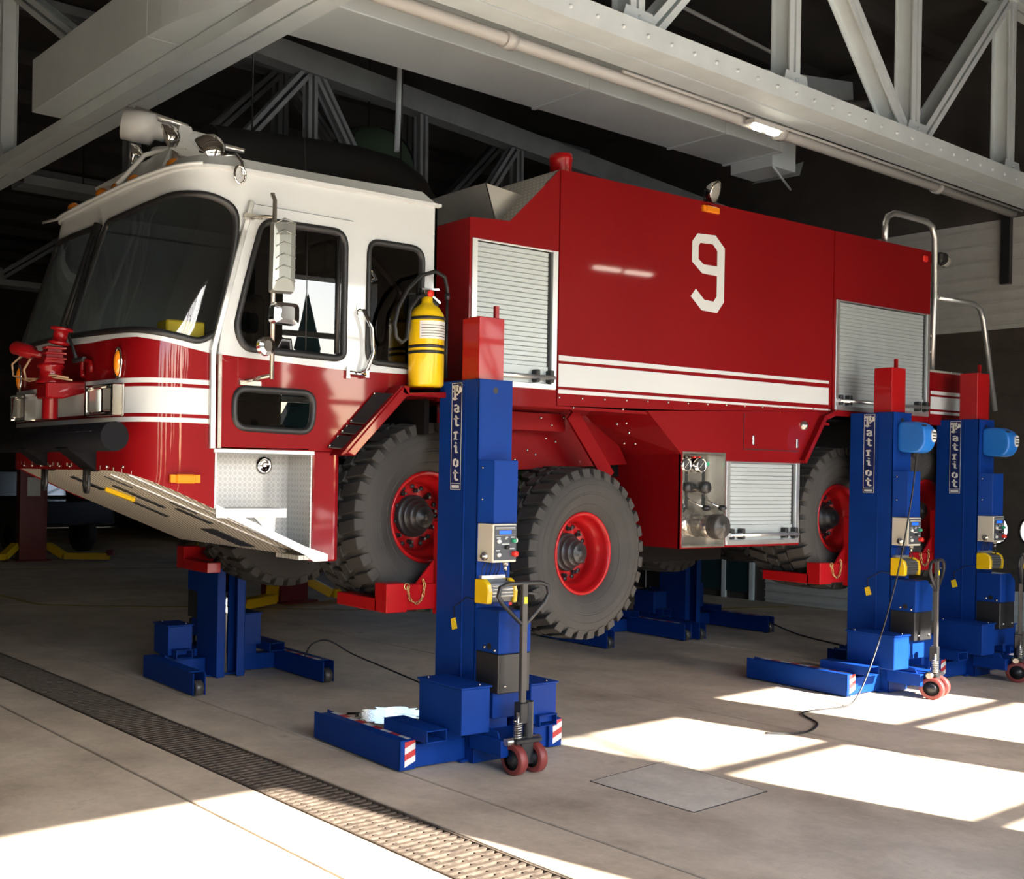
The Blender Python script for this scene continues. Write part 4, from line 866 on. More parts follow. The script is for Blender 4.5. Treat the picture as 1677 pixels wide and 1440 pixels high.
# rear wheel arch trim
mb = MB(); mb.bar((8.33, NY-.02, 1.90), (8.60, NY-.02, 2.27), .04, .05, up=(0, 1, 0)); mb.bar((8.60, NY-.02, 2.27), (8.78, NY-.02, 2.33), .04, .05, up=(0, 1, 0)); mb.build('arch_trim', RED, T)
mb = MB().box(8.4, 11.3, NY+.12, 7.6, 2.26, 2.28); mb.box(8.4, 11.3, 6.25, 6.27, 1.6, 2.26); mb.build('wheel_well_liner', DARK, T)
# door hardware, mirrors
mb = MB().box(3.76, 3.79, NY-.03, NY, 2.315, 2.385); mb.tube([(3.775, NY-.035, 2.35), (3.90, NY-.035, 2.345)], .014, 8); mb.box(3.89, 3.92, NY-.045, NY, 2.325, 2.37); mb.build('door_handle', CHROME, door, bevel=.003)
mb = MB().tube([(3.865, NY, 2.74), (3.865, NY-.05, 2.73), (3.92, NY-.06, 2.63), (3.935, NY-.06, 2.48), (3.90, NY-.05, 2.38), (3.90, NY, 2.365)], .013, 8); mb.box(3.845, 3.885, NY-.008, NY, 2.71, 2.77); mb.build('grab_handle', CHROME, T)
my = NY-.20
mir = MB().tube([(3.138, my, 2.262), (3.138, my, 3.265), (3.140, my+.03, 3.30), (3.14, my+.03, 3.31)], .0135, 8)
mir.tube([(3.138, my, 3.17), (3.10, my+.1, 3.19), (3.10, NY, 3.19)], .010, 6); mir.tube([(3.138, my, 2.285), (3.10, my+.1, 2.27), (3.08, NY-.01, 2.26)], .012, 6)
mir.box(3.03, 3.17, NY-.03, NY-.01, 2.235, 2.26); mir.box(3.04, 3.16, NY-.03, NY-.01, 3.19, 3.215); mir = mir.build('mirror_arm', STEEL, T)
def mirror(name, pts, d, m, ribs=0):
    mb = MB(); n = len(pts); c = Vector((sum(p[0] for p in pts)/n, 0, sum(p[1] for p in pts)/n))
    rg = [[Vector((a, my-.02, b)) for a, b in pts], [Vector((c.x+(a-c.x)*.93, my-.02-d, c.z+(b-c.z)*.95)) for a, b in pts], [Vector((c.x+(a-c.x)*.5, my-.02-d*1.25, c.z+(b-c.z)*.6)) for a, b in pts]]
    v = [p for r in rg for p in r]; mb.add(v, [tuple(range(n))]+[(r*n+i, r*n+(i+1) % n, (r+1)*n+(i+1) % n, (r+1)*n+i) for r in range(2) for i in range(n)]+[tuple(range(2*n, 3*n))])
    o = mb.build(name, m, mir)
    for k in range(ribs):
        z = 2.80+k*.065; rb = MB().tube([(3.115, my-.02-d*1.3, z), (3.165, my-.02-d*1.3, z+.03), (3.165, my-.02-d*1.3, z+.03), (3.24, my-.02-d*1.3, z+.01)], .004, 5); rb.build('rib', m, o)
    return o
MIRM = mat('mirror_back_steel', (.30, .31, .29), .3, metal=.6)
mirror('mirror_head', rpoly([(3.095, 2.74), (3.25, 2.745), (3.25, 3.155), (3.10, 3.135)], .015, 3), .035, MIRM, 6)
mirror('mirror_head', rpoly([(3.095, 2.57), (3.275, 2.565), (3.275, 2.69), (3.105, 2.69)], .035, 4), .05, CHROME)
mirror('mirror_head', [(3.078+.055*math.cos(t), 2.44+.055*math.sin(t)) for t in [2*math.pi*k/20 for k in range(20)]], .03, CHROME)
# ------------------------------------------------------------------ wheels
TR, RR, TW = .632, .292, .60
def tyre_mesh():
    mb = MB()
    prof = [(RR-.005, .10), (RR+.01, .075), (RR+.05, .045), (.40, .016), (.46, .006), (.52, .008), (.56, .02), (.585, .05), (.592, .09), (.598, TW/2)]
    prof = prof+[(r, TW-y) for r, y in prof[::-1][1:]]
    mb.lathe(prof, (0, 0, 0), (0, 1, 0), 72)
    for r in (.36, .43, .445, .50):                        # moulded rings on the sidewall
        y = lerp(r, [.34, .40, .46, .52], [.045, .016, .006, .008]); mb.lathe([(r-.006, y+.002), (r, y-.005), (r+.006, y+.002)], (0, 0, 0), (0, 1, 0), 60)
    N = 32; pit = 2*math.pi/N
    def cyl(r, a, y): return Vector((r*math.cos(a), y, r*math.sin(a)))
    for k in range(N):
        for side in (0, 1):
            a0 = k*pit+(side*.5)*pit
            Y = (lambda y: y) if side == 0 else (lambda y: TW-y)
            w = pit*.66                                    # shoulder block wrapping on to the sidewall
            lo, hi = a0, a0+w; sk = pit*.28
            mb.hexa([cyl(.55, lo, Y(.012)), cyl(.55, hi, Y(.012)), cyl(.585, hi+sk, Y(.19)), cyl(.585, lo+sk, Y(.19)), cyl(.617, lo, Y(.028)), cyl(.617, hi, Y(.028)), cyl(TR, hi+sk, Y(.185)), cyl(TR, lo+sk, Y(.185))])
            lo, hi = a0+sk+pit*.22, a0+sk+pit*.22+w*.95
            mb.hexa([cyl(.585, lo, Y(.20)), cyl(.585, hi, Y(.20)), cyl(.585, hi+sk*.5, Y(.29)), cyl(.585, lo+sk*.5, Y(.29)), cyl(TR, lo, Y(.203)), cyl(TR, hi, Y(.203)), cyl(TR, hi+sk*.5, Y(.288)), cyl(TR, lo+sk*.5, Y(.288))])
    return mb.mesh('tire', RUBBER, .004)
tyre_me = tyre_mesh()
rim_me = MB().lathe([(RR-.012, .30), (RR-.012, .12), (RR+.004, .10), (RR+.012, .075), (RR+.004, .066), (RR-.012, .07), (RR-.022, .10), (RR-.03, .13), (RR-.05, .15), (.225, .175), (.222, .22), (.212, .245), (.10, .255), (0, .255)], (0, 0, 0), (0, 1, 0), 56).mesh('wheel', LRED)
hub_me = MB().lathe([(.14, .255), (.14, .215), (.132, .207), (.118, .205), (.116, .18), (.112, .175), (.10, .173), (.096, .14), (.09, .134), (.078, .132), (.074, .105), (.068, .10), (.03, .098), (.028, .09), (0, .09)], (0, 0, 0), (0, 1, 0), 36).mesh('hub', SATIN)
nut_me = MB().lathe([(.017, .25), (.017, .225), (.010, .215), (.010, .20), (0, .20)], (0, 0, 0), (0, 1, 0), 6, smooth=False).mesh('lug_nut', SATIN)
hole_me = MB().lathe([(.016, .246), (.015, .236), (.0, .238)], (0, 0, 0), (0, 1, 0), 14).mesh('vent_hole', BLACK)
def wheel(x, y, z, rz=0., nuts=True):
    w = obj('wheel', rim_me, T, loc=Vector((x, y, z))-ORG[T.name], rot=(0, 0, rz))
    obj('tire', tyre_me, w); obj('hub', hub_me, w)
    if nuts:
        for k in range(10):
            a = 2*math.pi*(k+.3)/10; obj('lug_nut', nut_me, w, loc=(.172*math.cos(a), 0, .172*math.sin(a)))
        for k in range(16):
            a = 2*math.pi*k/16; obj('vent_hole', hole_me, w, loc=(.198*math.cos(a), 0, .198*math.sin(a)))
    return w
AX = ((4.547, 1.464, 0.), (5.99, 1.19, R(3)), (9.11, 1.42, 0.), (10.53, 1.476, 0.))
for x, z, a in AX: wheel(x, 5.62, z, a)
for x, z, a in AX: wheel(x, FY, z, math.pi+a, nuts=False)
# ================================================================== FIRE EXTINGUISHER ON THE FENDER
ext = thing('fire_extinguisher', 'yellow fire extinguisher strapped beside the cab rear window', 'fire extinguisher', (4.31, 5.44, 2.287))
ex_, ey_ = 4.31, 5.44
MB().lathe([(0, 0), (.10, 0), (.112, .012), (.112, .40), (.105, .45), (.08, .49), (.045, .515), (.035, .53), (.035, .56), (0, .56)], (ex_, ey_, 2.288), (0, 0, 1), 28).build('cylinder', YEL, ext)
mb = MB().lathe([(.03, 0), (.03, .045), (.02, .05), (0, .05)], (ex_, ey_, 2.845), (0, 0, 1), 14); mb.bar((ex_-.05, ey_, 2.895), (ex_+.09, ey_, 2.905), .02, .012); mb.bar((ex_+.01, ey_, 2.875), (ex_+.10, ey_, 2.82), .02, .014); v_ = mb.build('valve_head', CHROME, ext)
MB().lathe([(.022, 0), (.022, .012), (0, .014)], (ex_+.0, ey_-.03, 2.868), (0, -1, 0), 14).build('pressure_gauge', REDB, v_)
lab = MB(); K = 14
arc = lambda a, z, r=.1135: (ex_+r*math.cos(a), ey_+r*math.sin(a), z)
a0, a1 = R(-150), R(-40)
lab.add([arc(a0+(a1-a0)*k/K, z) for z in (2.58, 2.69) for k in range(K+1)], [(k, k+1, K+2+k, K+1+k) for k in range(K)], 0, True); lb = lab.build('instruction_label', PAPER, ext)
for j in range(5):
    pr = MB(); z = 2.593+.017*j; pr.add([arc(a0+.1+(a1-a0-.2)*k/K, zz, .1140) for zz in (z, z+.004) for k in range(K+1)], [(k, k+1, K+2+k, K+1+k) for k in range(K)]); pr.build('print_line', INK, lb)
for z in (2.70, 2.525, 2.49):
    MB().lathe([(.114, 0), (.117, .003), (.117, .016), (.114, .019)], (ex_, ey_, z), (0, 0, 1), 28).build('strap', BLACK, ext)
MB().box(4.24, 4.45, 5.50, 5.535, 2.29, 2.86).build('mount_plate', BLACK, ext)
mb = MB().tube([(ex_-.02, ey_, 2.86), (4.23, 5.43, 2.84), (4.17, 5.43, 2.76), (4.16, 5.43, 2.66), (4.15, 5.43, 2.58), (4.11, 5.43, 2.55), (4.07, 5.43, 2.58), (4.055, 5.43, 2.66), (4.08, 5.43, 2.76), (4.15, 5.43, 2.88), (4.26, 5.44, 2.98), (4.38, 5.45, 3.02), (4.48, 5.48, 3.0), (4.52, 5.5, 2.93), (4.52, 5.5, 2.90)], .013, 8); mb.build('discharge_hose', BLACK, ext)
mb = MB().tube([(4.52, 5.5, 2.90), (4.52, 5.5, 2.86)], .016, 8); mb.tube([(4.52, 5.5, 2.86), (4.52, 5.5, 2.36)], .010, 6); mb.build('discharge_wand', SATIN, ext)
# ================================================================== MOBILE COLUMN LIFTS
# blackletter letters drawn with a broad slanted nib: strokes in a unit box
GLY = {'P': [((.0, .85), (.22, 1.)), ((.3, .98), (.3, .0)), ((.08, .05), (.55, .05)), ((.45, .9), (.62, 1.)), ((.62, 1.), (.92, .88)), ((.92, .88), (.92, .58)), ((.92, .58), (.5, .42)), ((.02, .6), (.22, .5)), ((.5, .95), (.5, .3)), ((.3, .0), (.1, -.05))],
       'a': [((.2, .62), (.5, .7)), ((.5, .7), (.75, .58)), ((.75, .6), (.75, .08)), ((.75, .4), (.3, .32)), ((.25, .32), (.25, .08)), ((.25, .08), (.5, .0)), ((.5, .0), (.9, .12))],
       't': [((.45, .95), (.45, .08)), ((.15, .66), (.85, .7)), ((.45, .08), (.6, 0.)), ((.6, 0.), (.85, .1))],
       'r': [((.15, .6), (.4, .7)), ((.4, .7), (.4, .02)), ((.4, .58), (.65, .7)), ((.65, .7), (.85, .58)), ((.2, .02), (.6, .02))],
       'i': [((.25, .6), (.5, .7)), ((.5, .7), (.5, .05)), ((.5, .05), (.75, .1)), ((.45, .92), (.55, .98))],
       'o': [((.5, .7), (.2, .55)), ((.2, .55), (.2, .12)), ((.2, .12), (.5, 0.)), ((.5, 0.), (.8, .15)), ((.8, .15), (.8, .58)), ((.8, .58), (.5, .7))]}
def letters(word, x, y0, ztop, w, h, gap):
    out = []; z = ztop
    for ch in word:
        mb = MB(); out.append(mb)
        hh = h*(1.25 if ch == 'P' else 1); ww = w*(1.25 if ch == 'P' else 1.)
        for (a, b), (c, d) in GLY[ch]:
            # seen from -x: the reader's left is +y
            n = (.15*ww, .06*hh); P_ = lambda q, e, s: Vector((x, y0-ww*(q-.5)-s*n[0], z-hh+hh*e-s*n[1]))
            mb.add([P_(a, b, -1), P_(a, b, 1), P_(c, d, 1), P_(c, d, -1)], [(0, 1, 2, 3)])
            k = .10*hh; mb.add([Vector((x-.0003, y0-ww*(a-.5), z-hh+hh*b+k)), Vector((x-.0003, y0-ww*(a-.5)+k*.8, z-hh+hh*b)), Vector((x-.0003, y0-ww*(a-.5), z-hh+hh*b-k)), Vector((x-.0003, y0-ww*(a-.5)-k*.8, z-hh+hh*b))], [(0, 1, 2, 3)])
        z -= hh*.9+gap
    return out
LETTER = mat('cream_lettering', (.72, .72, .68), .5)
REDT = mat('red_hazard_tape', (.5, .03, .03), .5); WHT = mat('white_hazard_tape', (.7, .68, .65), .5)
def make_lift(label, loc, rz=0., reel=False, fork_z=0., group='blue mobile column lifts', handle_turn=0.):
    L = thing('column_lift', label, 'vehicle lift', loc, rz, group, world_verts=False); fz = fork_z
    for s in (-1, 1):                                        # base legs, hollow, with guide wheel in the tip
        x0, x1 = (-.65, -.54) if s < 0 else (.54, .65)
        mb = MB().box(x0, x0+.008, -.075, .85, .012, .185); mb.box(x1-.008, x1, -.075, .85, .012, .185); mb.box(x0, x1, -.075, .78, .178, .186); mb.box(x0, x1, -.083, -.075, .012, .186)
        leg = mb.build('base_leg', BLUE, L, bevel=.003)
        MB().cyl((x0+.02, .80, .062), (x1-.02, .80, .062), .061, 18).build('guide_roller', HANDLE, leg)
        for k in range(10):                                  # hazard tape on the inner top edge and the end plate
            if s < 0 and k < 9: MB().box(x1-.04, x1, -.05+.09*k, -.05+.09*k+.089, .1862, .1872).build('hazard_tape', REDT if k % 2 else WHT, leg)
        for k in range(4):
            z0 = .03+.037*k; MB().add([(x0+.03, -.0845, z0), (x1-.002, -.0845, z0+.03), (x1-.002, -.0845, z0+.067 if k < 3 else .186), (x0+.03, -.0845, z0+.037)], [(0, 1, 2, 3)]).build('hazard_tape', REDT if k % 2 else WHT, leg)
    mb = MB().box(-.54, -.14, -.06, .06, .012, .15); mb.box(.14, .54, -.06, .06, .012, .15); mb.box(-.2, .2, -.09, .15, .005, .02); mb.build('crossbeam', BLUE, L, bevel=.004)
    # column: box with two rails and an open channel towards the truck
    mb = MB().box(-.138, .132, -.129, -.119, .005, 2.328); mb.box(-.138, -.128, -.129, .245, .005, 2.328); mb.box(.122, .132, -.129, .245, .005, 2.328); mb.box(-.128, -.06, .235, .245, .005, 2.328); mb.box(.055, .122, .235, .245, .005, 2.328); mb.box(-.128, .122, .06, .07, .005, 2.3); mb.box(-.128, .122, -.12, .22, 2.310, 2.322)
    colm = mb.build('column', BLUE, L, bevel=.003)
    mb = MB()
    for k in range(9): mb.box(-.1405, -.138, -.012, -.002, .25+.24*k, .25+.24*k+.16)
    mb.build('weld_bead', BLUE, colm)
    MB().tube([(-.1395, -.006, .1), (-.1395, -.006, 2.32)], .004, 5).build('seam', BLUE, colm)
    MB().cyl((-.006, -.131, 2.262), (-.006, -.128, 2.262), .02, 16).build('lifting_hole', BLACK, colm)
    MB().cyl((0., .15, .03), (0., .15, 1.0+fz), .022, 12).build('hydraulic_ram', CHROME, colm)
    MB().box(-.06, .055, .07, .076, .02, 2.2).build('channel_back', BLACK, colm)
    # name plate
    pl = MB().box(-.1405, -.138, .022, .125, 1.648, 2.318).build('name_plate', mat('navy_plate', (.008, .018, .10), .4), L)
    b = MB()
    for a in ((.026, .029, 1.653, 2.313), (.118, .121, 1.653, 2.313)): b.box(-.1412, -.1404, a[0], a[1], a[2], a[3])
    for z in (1.653, 2.31, 1.69): b.box(-.1412, -.1404, .026, .121, z, z+.003)
    b.box(-.1412, -.1404, .04, .11, 1.664, 1.68); b.build('plate_border', LETTER, pl)
    for q, lt in enumerate(letters('Patriot', -.1412, .074, 2.296, .062, .066, .0245)): lt.build('letter', LETTER, pl, label='white blackletter %s' % 'Patriot'[q])
    # red carriage mast rising out of the column, and the fork
    mb = MB().prism([(-.125, -.105), (.08, -.105), (.08, .03), (-.03, .06), (-.125, .05)], 'z', 1.0+fz, 2.71+fz); ms = mb.build('carriage_mast', LRED, L, bevel=.004)
    MB().box(.08, .11, -.02, .0, 2.66+fz, 2.80+fz).build('stop_pin', LRED, ms)
    MB().tube([(.105, -.01, 2.32), (.10, -.01, 2.7+fz)], .004, 5).build('lanyard', BLACK, ms)
    mb = MB().box(-.125, .12, .25, .30, .86+fz, 1.45+fz); mb.box(-.46, .46, .265, .345, .895+fz, 1.055+fz); mb.prism([(-.14, 1.055+fz), (-.28, 1.055+fz), (-.14, 1.2+fz)], 'y', .27, .29); mb.prism([(.14, 1.055+fz), (.28, 1.055+fz), (.14, 1.2+fz)], 'y', .27, .29); fk = mb.build('fork_carriage', LRED, L, bevel=.004)
    for s in (-1, 1):
        a, c = sorted((s*.36, s*.52)); mb = MB().box(a, c, .255, .38, .885+fz, 1.065+fz); mb.box(sorted((s*.40, s*.52))[0], sorted((s*.40, s*.52))[1], .36, .80, .885+fz, .965+fz); mb.build('fork_tine', LRED, fk, bevel=.004)
    ch = MB()                                                # safety chain with pin ring
    pts = [(-.36, 1.03), (-.355, 1.0), (-.34, .965), (-.315, .945), (-.285, .94), (-.255, .96), (-.24, .99), (-.235, 1.02), (-.23, 1.05), (-.24, 1.075)]
    for i, (x, z) in enumerate(pts):
        c = Vector((x, .248, z+fz)); q = Vector(pts[min(i+1, 9)])-Vector(pts[max(i-1, 0)]); t = Vector((q.x, 0, q.y)).normalized(); sd = Vector((0, 1, 0)) if i % 2 else Vector((t.z, 0, -t.x))
        ch.tube([c+t*.019*math.cos(w)+sd*.008*math.sin(w) for w in [2*math.pi*k/8 for k in range(8)]], .0035, 5, closed=True)
    ch.tube([Vector((-.37, .248, 1.045+fz))+Vector((.02*math.cos(w), 0, .02*math.sin(w))) for w in [2*math.pi*k/14 for k in range(14)]], .004, 5, closed=True); ch.build('safety_chain', GOLD, fk)
    # battery boxes
    for x0, x1, y0, y1, z0, z1 in ((-.385, -.17, -.31, .09, .235, .50), (.30, .52, -.16, .12, .20, .44)):
        bx = MB().box(x0, x1, y0, y1, z0, z1).build('battery_box', BLUE, L, bevel=.004); MB().box(x0-.01, x1+.01, y0-.01, y1+.01, z1, z1+.012).build('lid', BLUE, bx, bevel=.003)
        sc = MB(); sc.ball(((x0+x1)/2+.05, y0+.03, z1+.014), .008, 6); sc.ball((x0+.04, y1-.04, z1+.014), .008, 6); sc.build('lid_screws', STEEL, bx)['kind'] = 'stuff'
        MB().box(x0+.03, x1-.0, -.06, .06, .15, z0).build('box_bracket', BLUE, bx)
    for x in (-.47, .42):
        mb = MB(); a, c = x-.08, x+.07
        mb.box(a, c, -.20, .22, .185, .192); mb.box(a, c, -.20, .22, .250, .257); mb.box(a, a+.007, -.20, .22, .185, .257); mb.box(c-.007, c, -.20, .22, .185, .257); mb.build('fork_pocket', BLUE, L, bevel=.002)
    # upper cover, control box
    MB().prism([(-.135, -.13), (-.098, -.237), (.089, -.237), (.089, -.13)], 'z', 1.458, 1.838).build('upper_cover', BLUE, L, bevel=.003)
    MB().ball((-.125, -.16, 1.79), .007, 6).build('cover_screw', STEEL, L); MB().ball((-.125, -.16, 1.60), .007, 6).build('cover_screw', STEEL, L)
    cb = MB().box(-.128, .062, -.262, -.125, 1.226, 1.456).build('control_box', CREAM, L, bevel=.004)
    MB().box(-.117, .056, -.266, -.261, 1.24, 1.447).build('fascia', PANEL, cb)
    MB().box(-.078, .014, -.2675, -.266, 1.395, 1.415).build('display', SCREEN, cb, label='glowing blue display')
    mb = MB().box(-.105, .045, -.2672, -.266, 1.431, 1.435)
    for z in (1.388, 1.424): mb.box(-.11, .05, -.2668, -.266, z, z+.0012)
    for x, z, w in ((-.1, 1.37, .03), (-.03, 1.373, .02), (.015, 1.373, .025), (-.105, 1.295, .03), (.005, 1.305, .035), (-.06, 1.333, .06), (-.035, 1.364, .018)): mb.box(x, x+w, -.2672, -.266, z, z+.005)
    mb.build('fascia_print', PAPER, cb)
    for x, z, m, r, d in ((-.085, 1.352, PAPER, .013, .012), (-.085, 1.272, PAPER, .013, .012), (.03, 1.355, GREEN, .013, .02), (.036, 1.277, REDB, .018, .028), (-.025, 1.318, BLACK, .013, .02)):
        MB().lathe([(r, 0), (r, d*.6), (r*.9, d), (0, d)], (x, -.266, z), (0, -1, 0), 16).build('push_button', m, cb)
    MB().cyl((.067, -.24, 1.355), (.08, -.24, 1.355), .016, 12).build('side_connector', PAPER, cb)
    MB().lathe([(.025, 0), (.025, .015), (.012, .02), (.012, .035)], (-.128, -.20, 1.26), (-1, 0, 0), 14).build('side_socket', STEEL, cb)
    mb = MB().cyl((.03, -.2, 1.226), (.03, -.2, 1.20), .02, 12); mb.cyl((.03, -.2, 1.20), (.03, -.2, 1.17), .012, 10); mb.build('cable_gland', STEEL, cb)
    mb = MB()
    for k, x in enumerate((-.1, -.075, -.05, -.02, 0.)): mb.tube([(x, -.18, 1.226), (x+.01*(k-2), -.165, 1.18), (x-.01, -.15, 1.12)], .003, 5)
    mb.tube([(.03, -.2, 1.17), (.04, -.21, 1.13), (.05, -.19, 1.10)], .004, 5); mb.build('wiring', BLACK, cb)
    # charger with yellow ends
    ch_ = MB().prism([(-.13, 1.0), (-.13, 1.10), (-.15, 1.12), (-.235, 1.10), (-.245, 1.06), (-.245, 1.02), (-.23, .985), (-.13, .985)], 'x', -.115, .06).build('charger', mat('grey_ribbed_casing', (.16, .17, .18), .4, metal=.5), L, bevel=.004)
    for x0, x1 in ((-.15, -.112), (.058, .09)): MB().prism([(-.13, .975), (-.13, 1.12), (-.20, 1.125), (-.24, 1.10), (-.255, 1.05), (-.25, .98)], 'x', x0, x1).build('end_cap', YEL, ch_, bevel=.006)
    for k in range(4): MB().box(-.11, .056, -.25, -.245, 1.02+.02*k, 1.026+.02*k).build('fin', STEEL, ch_)
    MB().box(-.12, .07, -.16, -.13, 1.118, 1.14).build('mount_tab', ALU, ch_)
    # motor cover: blue hood with chamfered top over a black lower box
    mb = MB(); ya, yb = -.335, -.125
    mb.prism([(-.13, .69), (.125, .69), (.125, .875), (.05, .945), (-.13, .945)], 'y', ya, yb); hood = mb.build('motor_hood', BLUE, L, bevel=.006)
    MB().cyl((-.1305, -.25, .73), (-.132, -.25, .73), .02, 14).build('cable_slot', BLACK, hood)
    mb = MB().box(-.128, .123, ya+.004, yb, .455, .69); lowb = mb.build('motor_box', SATIN, L, bevel=.006)
    mb = MB()
    for x, y, z in ((-.131, -.30, .71), (-.131, -.21, .72), (-.131, -.19, .47), (-.08, ya, .50), (.07, ya, .5)): mb.ball((x, y, z), .011, 8)
    mb.build('cover_bolts', STEEL, lowb)['kind'] = 'stuff'
    mb = MB().box(-.12, .11, -.28, -.12, .30, .455); mb.box(-.16, .16, -.40, -.12, .10, .20); mb.prism([(-.40, .12), (-.12, .12), (-.12, .26), (-.34, .24)], 'x', -.135, -.125); mb.build('rear_frame', BLUE, L, bevel=.004)
    # tow bar: pivot, handle and casters
    ho = obj('tow_bar', MB().box(-.10, .10, -.47, -.38, .185, .21).mesh('tow_bar', SATIN, .004), L, loc=(0, 0, 0), rot=(0, 0, 0))
    mb = MB().box(-.058, -.018, -.455, -.425, .42, 1.12); hb = mb.build('handle_post', HANDLE, ho, bevel=.004)
    MB().box(-.05, -.026, -.457, -.455, 1.0, 1.04).build('warning_sticker', YEL2, hb)
    cx, yy = -.038, -.44
    lp_ = [(cx, yy, .865), (cx-.09, yy, .94), (cx-.165, yy, 1.0), (cx-.20, yy, 1.05), (cx-.185, yy, 1.10), (cx-.13, yy, 1.118), (cx, yy, 1.12), (cx+.13, yy, 1.118), (cx+.185, yy, 1.10), (cx+.20, yy, 1.05), (cx+.165, yy, 1.0), (cx+.09, yy, .94)]
    MB().tube(lp_, .0135, 8, closed=True).build('handle_loop', SATIN, hb)
    MB().tube([(cx+.03, yy-.0, 1.06), (cx+.12, yy, 1.05)], .008, 6).build('release_lever', HANDLE, hb)
    mb = MB().box(-.065, -.01, -.46, -.40, .30, .42); mb.lathe([(.03, 0), (.03, .22)], (.03, -.42, .2), (0, 0, 1), 14); mb.build('hydraulic_pump', SATIN, ho, bevel=.004)
    sp = MB(); sp.tube([(-.075+.024*math.cos(w), -.445+.024*math.sin(w), .215+.0022*w) for w in [k*.6 for k in range(80)]], .0045, 5); sp.cyl((-.075, -.445, .2), (-.075, -.445, .37), .010, 8); sp.build('return_spring', STEEL, ho)
    MB().box(-.05, .04, -.46, -.38, .06, .19).build('caster_fork', SATIN, ho, bevel=.004)
    for s in (-1, 1):
        x = -.005+s*.078; w = MB().lathe([(.06, -.028), (.085, -.028), (.09, -.022), (.09, .022), (.085, .028), (.06, .028)], (x, -.43, .09), (1, 0, 0), 24).build('caster', POLY, ho); MB().lathe([(0, -.024), (.03, -.03), (.03, -.018), (.062, -.018), (.062, .018), (.03, .018), (.03, .03), (0, .024)], (x, -.43, .09), (1, 0, 0), 20).build('caster_hub', SATIN, w)
    pv = MB().cyl((-.145, -.42, .195), (.12, -.42, .195), .022, 14); pv.build('pivot_pin', STEEL, ho)
    if handle_turn:
        piv = Vector((0, -.42, 0)); ho.location = piv-Matrix.Rotation(handle_turn, 3, 'Z') @ piv; ho.rotation_euler = (0, 0, handle_turn)
    # warning tag on its cord
    mb = MB(); mb.hexa([(-.146, .03, .80), (-.146, .075, .785), (-.146, .09, .85), (-.146, .05, .865), (-.142, .03, .80), (-.142, .075, .785), (-.142, .09, .85), (-.142, .05, .865)]); mb.build('warning_tag', YEL2, L)
    MB().tube([(-.142, .06, .86), (-.142, .065, .93), (-.142, .02, .955), (-.145, -.05, 1.0), (-.142, -.129, .99), (-.1, -.134, .97)], .003, 5).build('tag_cord', BLACK, L)
    if reel:
        yz = rpoly([(-.125, 2.0), (-.125, 2.25), (-.27, 2.25), (-.35, 2.20), (-.36, 2.06), (-.30, 1.985)], .05, 4)
        rl_ = MB().prism(yz, 'x', -.075, .095).build('cable_reel', BLUEREEL, L, bevel=.025, seg=3)
        lbm = MB().prism([(.052+.034*math.cos(w), 2.13+.052*math.sin(w)) for w in [2*math.pi*k/18 for k in range(18)]], 'y', -.364, -.352); lbm.build('reel_label', PAPER, rl_)
        for k in range(3): MB().box(.026, .078, -.3655, -.364, 2.10+.025*k, 2.112+.025*k).build('label_bar', INK, rl_)
        MB().box(-.06, -.01, -.333, -.30, 2.19, 2.22).build('reel_window', BLACK, rl_)
    return L
make_lift('nearest blue column lift, in front of the foremost wheel by the cab', (4.58, 5.217, 0), 0., fork_z=0.)
make_lift('blue column lift with cable reel, second from the nearest, beside the shutter', (9.125, 5.272, 0), 0., reel=True, fork_z=-.01, handle_turn=R(14))
make_lift('blue column lift with cable reel at the far right, under the rear deck', (10.60, 5.33, 0), 0., reel=True, fork_z=.04, handle_turn=R(20))
make_lift('blue column lift on the far side under the cab', (4.47, 8.458, 0), math.pi, fork_z=.06)
make_lift('blue column lift on the far side, in deep shade behind the second wheel', (9.22, 8.66, 0), math.pi, fork_z=-.05)
make_lift('blue column lift on the far side nearest the sectional door', (10.62, 8.64, 0), math.pi, fork_z=0.)
# cables on the floor
def cable(label, pts, r=.007):
    P = [Vector(p) for p in pts]; out = []
    for i in range(len(P)-1):
        p0, p1, p2, p3 = P[max(i-1, 0)], P[i], P[i+1], P[min(i+2, len(P)-1)]
        for k in range(8):
            t = k/8; out.append(.5*((2*p1)+(-p0+p2)*t+(2*p0-5*p1+4*p2-p3)*t*t+(-p0+3*p1-3*p2+p3)*t**3))
    out.append(P[-1]); tag(MB().tube(out, r, 6).build('power_cable', BLACK), label, 'cable')
cable('black cable looping from the far lift leg to the nearest lift', [(4.98, 7.85, .19), (5.02, 7.8, .30), (5.15, 7.75, .33), (5.32, 7.62, .22), (5.50, 7.35, .12), (5.55, 6.9, .05), (5.3, 6.0, .01), (4.9, 5.45, .01)])
cable('black cable lying on the floor between the far lifts and the rear lifts', [(11.2, 7.78, .12), (11.3, 7.5, .02), (11.1, 6.9, .008), (10.9, 6.4, .008), (10.6, 5.9, .01), (10.2, 5.5, .01)], .009)
cable('dark cable hanging from a cable reel and trailing over the floor', [(9.10, 5.00, 2.05), (8.98, 4.98, 1.6), (8.78, 4.97, 1.0), (8.5, 4.96, .45), (8.22, 4.95, .08), (8.05, 4.98, .008), (7.6, 5.0, .008), (7.35, 4.72, .008), (7.0, 4.60, .008), (6.75, 4.72, .008)])
